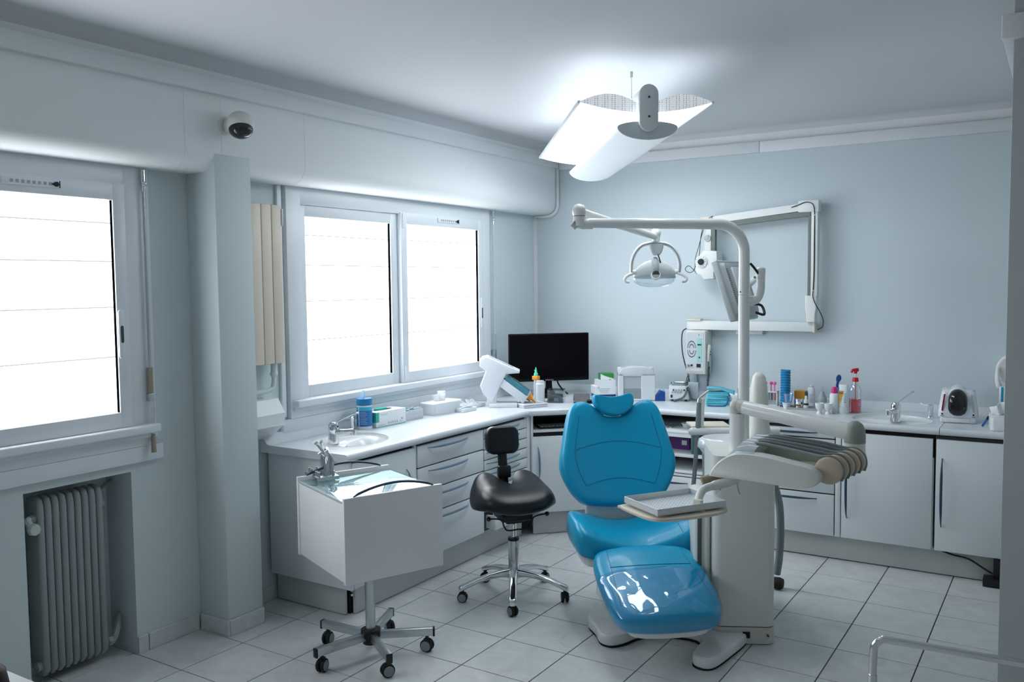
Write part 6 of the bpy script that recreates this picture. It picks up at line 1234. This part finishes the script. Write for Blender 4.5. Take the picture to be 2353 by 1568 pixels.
# --- black-domed machine
t = thing('domed_machine', 'white tabletop machine with a black domed front at the right end', 'dental machine', (2.985, 2.215, ZT), math.radians(5))
bm = nb(); box(bm, -.085, .095, -.085, .10, .0, .036, .010, 3); obj('drawer_base', bm, PWHS, t)
bm = nb(); box(bm, -.06, .065, -.090, -.08, .006, .030, .003); obj('drawer', bm, PWH, t)
bm = nb(); loft(bm, [[(.005 + x * s, .012 + y * s2 + o_, z) for x, y in rrect(.205, .20, .03, 5)] for z, s, s2, o_ in ((.034, .98, .98, 0), (.042, 1.0, 1.0, 0), (.07, .99, .98, .0), (.165, .84, .82, .015), (.178, .80, .76, .018), (.184, .70, .66, .02))]); b_ = obj('housing', bm, C('machine_gloss', (.74, .78, .83), .2, coat=.4), t, 50)
dm = [(.048 * math.cos(a), .118 + .055 * math.sin(a)) for a in [PI * k / 14 for k in range(15)]] + [(-.049 + .0 * k, .10 - .045 * k / 3) for k in range(1, 3)] + [(-.040, .050), (-.022, .038), (0, .035), (.022, .038), (.040, .050), (.049, .07), (.049, .10)]
def dome(bm, sc_, d0, d1): 
    cz = .105; return loft(bm, [[(x * s, y0 , cz + (z - cz) * s) for x, z in dm] for y0, s in ((d0, sc_), (d0 - .02, sc_), (d1, sc_ * .9), (d1 - .006, sc_ * .75), (d1 - .010, sc_ * .4))])
bm = nb(); dome(bm, 1.12, .05, -.070); bm.free()
bm = nb(); loft(bm, [[(x * s + .003, y0, .105 + (z - .105) * s + dz) for x, z in dm] for y0, s, dz in ((.07, 1.13, .022), (-.02, 1.13, .02), (-.055, 1.10, .018), (-.060, 1.04, .017))]); obj('dome_rim', bm, C('machine_gloss', (.74, .78, .83), .2), t, 50)
bm = nb(); loft(bm, [[(x * s + .002, y0, .105 + (z - .105) * s + dz) for x, z in dm] for y0, s, dz in ((-.03, 1.02, .018), (-.066, 1.02, .017), (-.090, .98, .008), (-.104, .86, .0), (-.112, .6, -.004), (-.114, .3, -.004))]); obj('black_dome', bm, C('gloss_black', (.004, .004, .006), .08, coat=.5), t, 60)
for x, m_ in ((-.075, C('slot_red', (.22, .01, .03), .4)), (.082, C('slot_grey', (.42, .45, .48), .4))):
    bm = nb(); box(bm, -.0045, .0045, -.0015, .0015, -.048, .048, M=Matrix.Translation((x * .93, -.0785, .115)) @ Matrix.Rotation(-.19, 4, 'X') @ Matrix.Rotation(.12 if x < 0 else -.12, 4, 'Y')); obj('level_slot', bm, m_, b_, 0)
    bm = nb(); cyl(bm, (x, -.088, .052), (x, -.092, .051), .005, seg=12); obj('button', bm, BLKP, b_)
    plate(b_, FYm(x, -.0885, .04), .018, .003, INK, 'mark')
bm = nb(); box(bm, .05, .085, -.03, .0, .176, .1835, .002); obj('top_recess', bm, C('recess_grey_green', (.22, .27, .26), .4), b_)
# --- right end : tissue box, gel bottle, paper roll, pen
t = thing('tissue_box', 'white plastic tissue box with a tissue sticking out at the right wall', 'tissue box', (3.222, 2.06, ZT), math.radians(6))
bm = nb(); loft(bm, [[(x * s, y * s, z) for x, y in rrect(.13, .24, .02, 5)] for z, s in ((0, .96), (.005, 1), (.062, .99), (.07, .96), (.073, .86))]); obj('shell', bm, PWHS, t, 40)
tissue(t, basis((-.01, -.01, .070), (.9, .3, 0), (-.3, .9, 0), (-.15, 0, 1)), 1.15)
t = thing('gel_bottle', 'white label bottle with blue stripe behind the right tissue box', 'bottle', (3.235, 2.27, ZT), math.radians(8))
bm = nb(); box(bm, -.045, .045, -.03, .03, 0, .205, .010, 3); b_ = obj('body', bm, PWHS, t)
plate(b_, FYm(-.033, -.0302, .155), .012, .10, C('label_sky', (.03, .35, .65), .4), 'blue_stripe')
text('Mini', .024, INK, b_, FYm(.005, -.0304, .172), align='LEFT')
for k in range(9): plate(b_, FYm(.012, -.0302, .145 - k * .010), .045, .004, GRYP, 'text_line')
t = thing('paper_roll_holder', 'white wall dispenser with hanging paper sheet at the right wall', 'dispenser', (3.24, 2.46, .99))
RM = basis((3.245, 2.47, 1.115), (1, 0, 0), (0, 0, 1), (0, -1, 0))
bm = nb(); lathe(bm, [(0, -.08), (.085, -.08), (.085, .02), (.078, .03), (.05, .03), (.046, .0), (0, .0)], 32, M=RM); obj('drum', bm, PWHS, t, 40, world=True)
bm = nb(); lathe(bm, [(.048, .0305), (.076, .0305), (.072, .034), (.052, .034)], 32, M=RM); obj('paper_roll', bm, C('roll_pinkish', (.70, .66, .65), .8), t, 40, world=True)
bm = nb(); lathe(bm, [(0, .002), (.03, .002), (.026, .010), (0, .011)], 24, M=RM); obj('hub', bm, PWHS, t, world=True)
bm = nb(); lathe(bm, [(.030, .0012), (.046, .0012), (.046, .0022), (.030, .0022)], 24, M=RM); obj('dark_ring', bm, BLKP, t, world=True)
bm = nb(); box(bm, 3.215, 3.27, 2.43, 2.548, .985, 1.04, .006); obj('bracket', bm, IVORY, t, world=True)
bm = nb(); R = [[bm.verts.new((3.165 - .012 * math.sin(2.2 * k / 6) + .018 * (k / 6) ** 2 + dx, 2.43 - .02 * math.sin(k / 6 * 2), 1.13 - .135 * k / 6 + .02 * (dx > .01) * k / 6)) for dx in (0, .018 + .01 * k / 6)] for k in range(7)]
for A, B in zip(R, R[1:]): bm.faces.new((A[0], A[1], B[1], B[0]))
o = obj('paper_sheet', bm, PAPER, t, 80, world=True); o.modifiers.new('thickness', 'SOLIDIFY').thickness = .001
t = thing('marker_pen', 'blue and black marker standing against the right tissue box', 'pen', (3.125, 2.09, ZT)); bm = nb(); cyl(bm, (0, -.03, .007), (.016, .02, .034), .006, seg=10); obj('barrel', bm, C('pen_blue', (.02, .12, .45), .4), t)
bm = nb(); cyl(bm, (.016, .02, .034), (.024, .045, .048), .0065, seg=10); obj('cap', bm, BLKP, t)
# --- keyboard in the corner cabinet, tray things and purple box on the open shelves
t = thing('keyboard', 'black and white computer keyboard on the pull-out corner shelf', 'keyboard', (.70, 1.735, .6925), math.radians(45))
bm = nb(); box(bm, -.19, .19, -.06, .06, 0, .010, .003); obj('case', bm, BLKP, t)
for i in range(14):
    for j_ in range(4):
        if i == 0 and j_ == 0:
            bm = nb(); box(bm, -.0105, .0105, -.0105, .0105, 0, .006, .002, 1); k0 = obj('key', bm, C('key_grey', (.45, .5, .5), .5), t, 0); k0.location = (-.17, -.042, .010)
        else:
            k_ = bpy.data.objects.new('key', k0.data); COL.objects.link(k_); k_.parent = t; k_.location = (-.17 + i * .026, -.042 + j_ * .027, .010)
t = thing('instrument_dish', 'white tray of dental instruments on the pull-out shelf behind the chair', 'tray', (1.36, 2.02, .6975), 0)
lab_box(t, -.19, .16, -.09, .10, 0, .004, PWHS, 'floor_plate')
for k in range(6):
    bm = nb(); tube(bm, spath([(-.15 + k * .03, -.07, .009), (-.145 + k * .03, -.0, .011), (-.15 + k * .031, .05, .009)], 4), .0035, 6); obj('instrument', bm, STEEL, t)
t = thing('white_dish', 'round white plastic dish on the pull-out shelf behind the chair', 'dish', (1.445, 2.035, .7018)); bm = nb(); lathe(bm, [(0, 0), (.032, 0), (.040, .022), (.0445, .024), (.0445, .028), (.038, .028), (.032, .008), (0, .008)], 24); obj('dish', bm, PWHS, t, 40)
t = thing('purple_carton', 'purple carton with white label on the open shelf behind the chair', 'box', (1.37, 2.12, .5455)); lab_box(t, -.07, .07, -.05, .06, 0, .085, C('carton_purple', (.14, .04, .22), .5)); plate(t, FYm(.035, -.0503, .045), .035, .03, PAPER, 'label')
lab_box(t, -.068, .068, -.048, .058, .0855, .10, C('carton_black', (.02, .02, .025), .5), 'lid')
# --- foot control behind the unit column
t = thing('foot_control', 'grey hose and black wheeled foot control behind the unit column', 'foot control', (2.215, 1.30, 0))
bm = nb(); lathe(bm, [(0, .0), (.030, .0), (.032, .03), (.026, .048), (0, .05)], 20, M=basis((.02, -.015, .033), (0, 0, 1), (0, 1, 0), (1, 0, 0)) @ Matrix.Translation((0, 0, -.025))); obj('wheel', bm, RUB, t, 50)
bm = nb(); tube(bm, spath([(0, .02, .07), (.012, .02, .16), (.018, .02, .30), (.010, .02, .45), (-.02, .02, .56)], 6), .02, 10); obj('grey_hose', bm, PGRD, t, 60)
# --- dark green rubber bowl on the delivery side (behind the delivery head)
t = thing('rubber_bowl', 'dark green rubber mixing bowl with knob behind the delivery head', 'bowl', (2.47, 1.975, .7)) if False else None
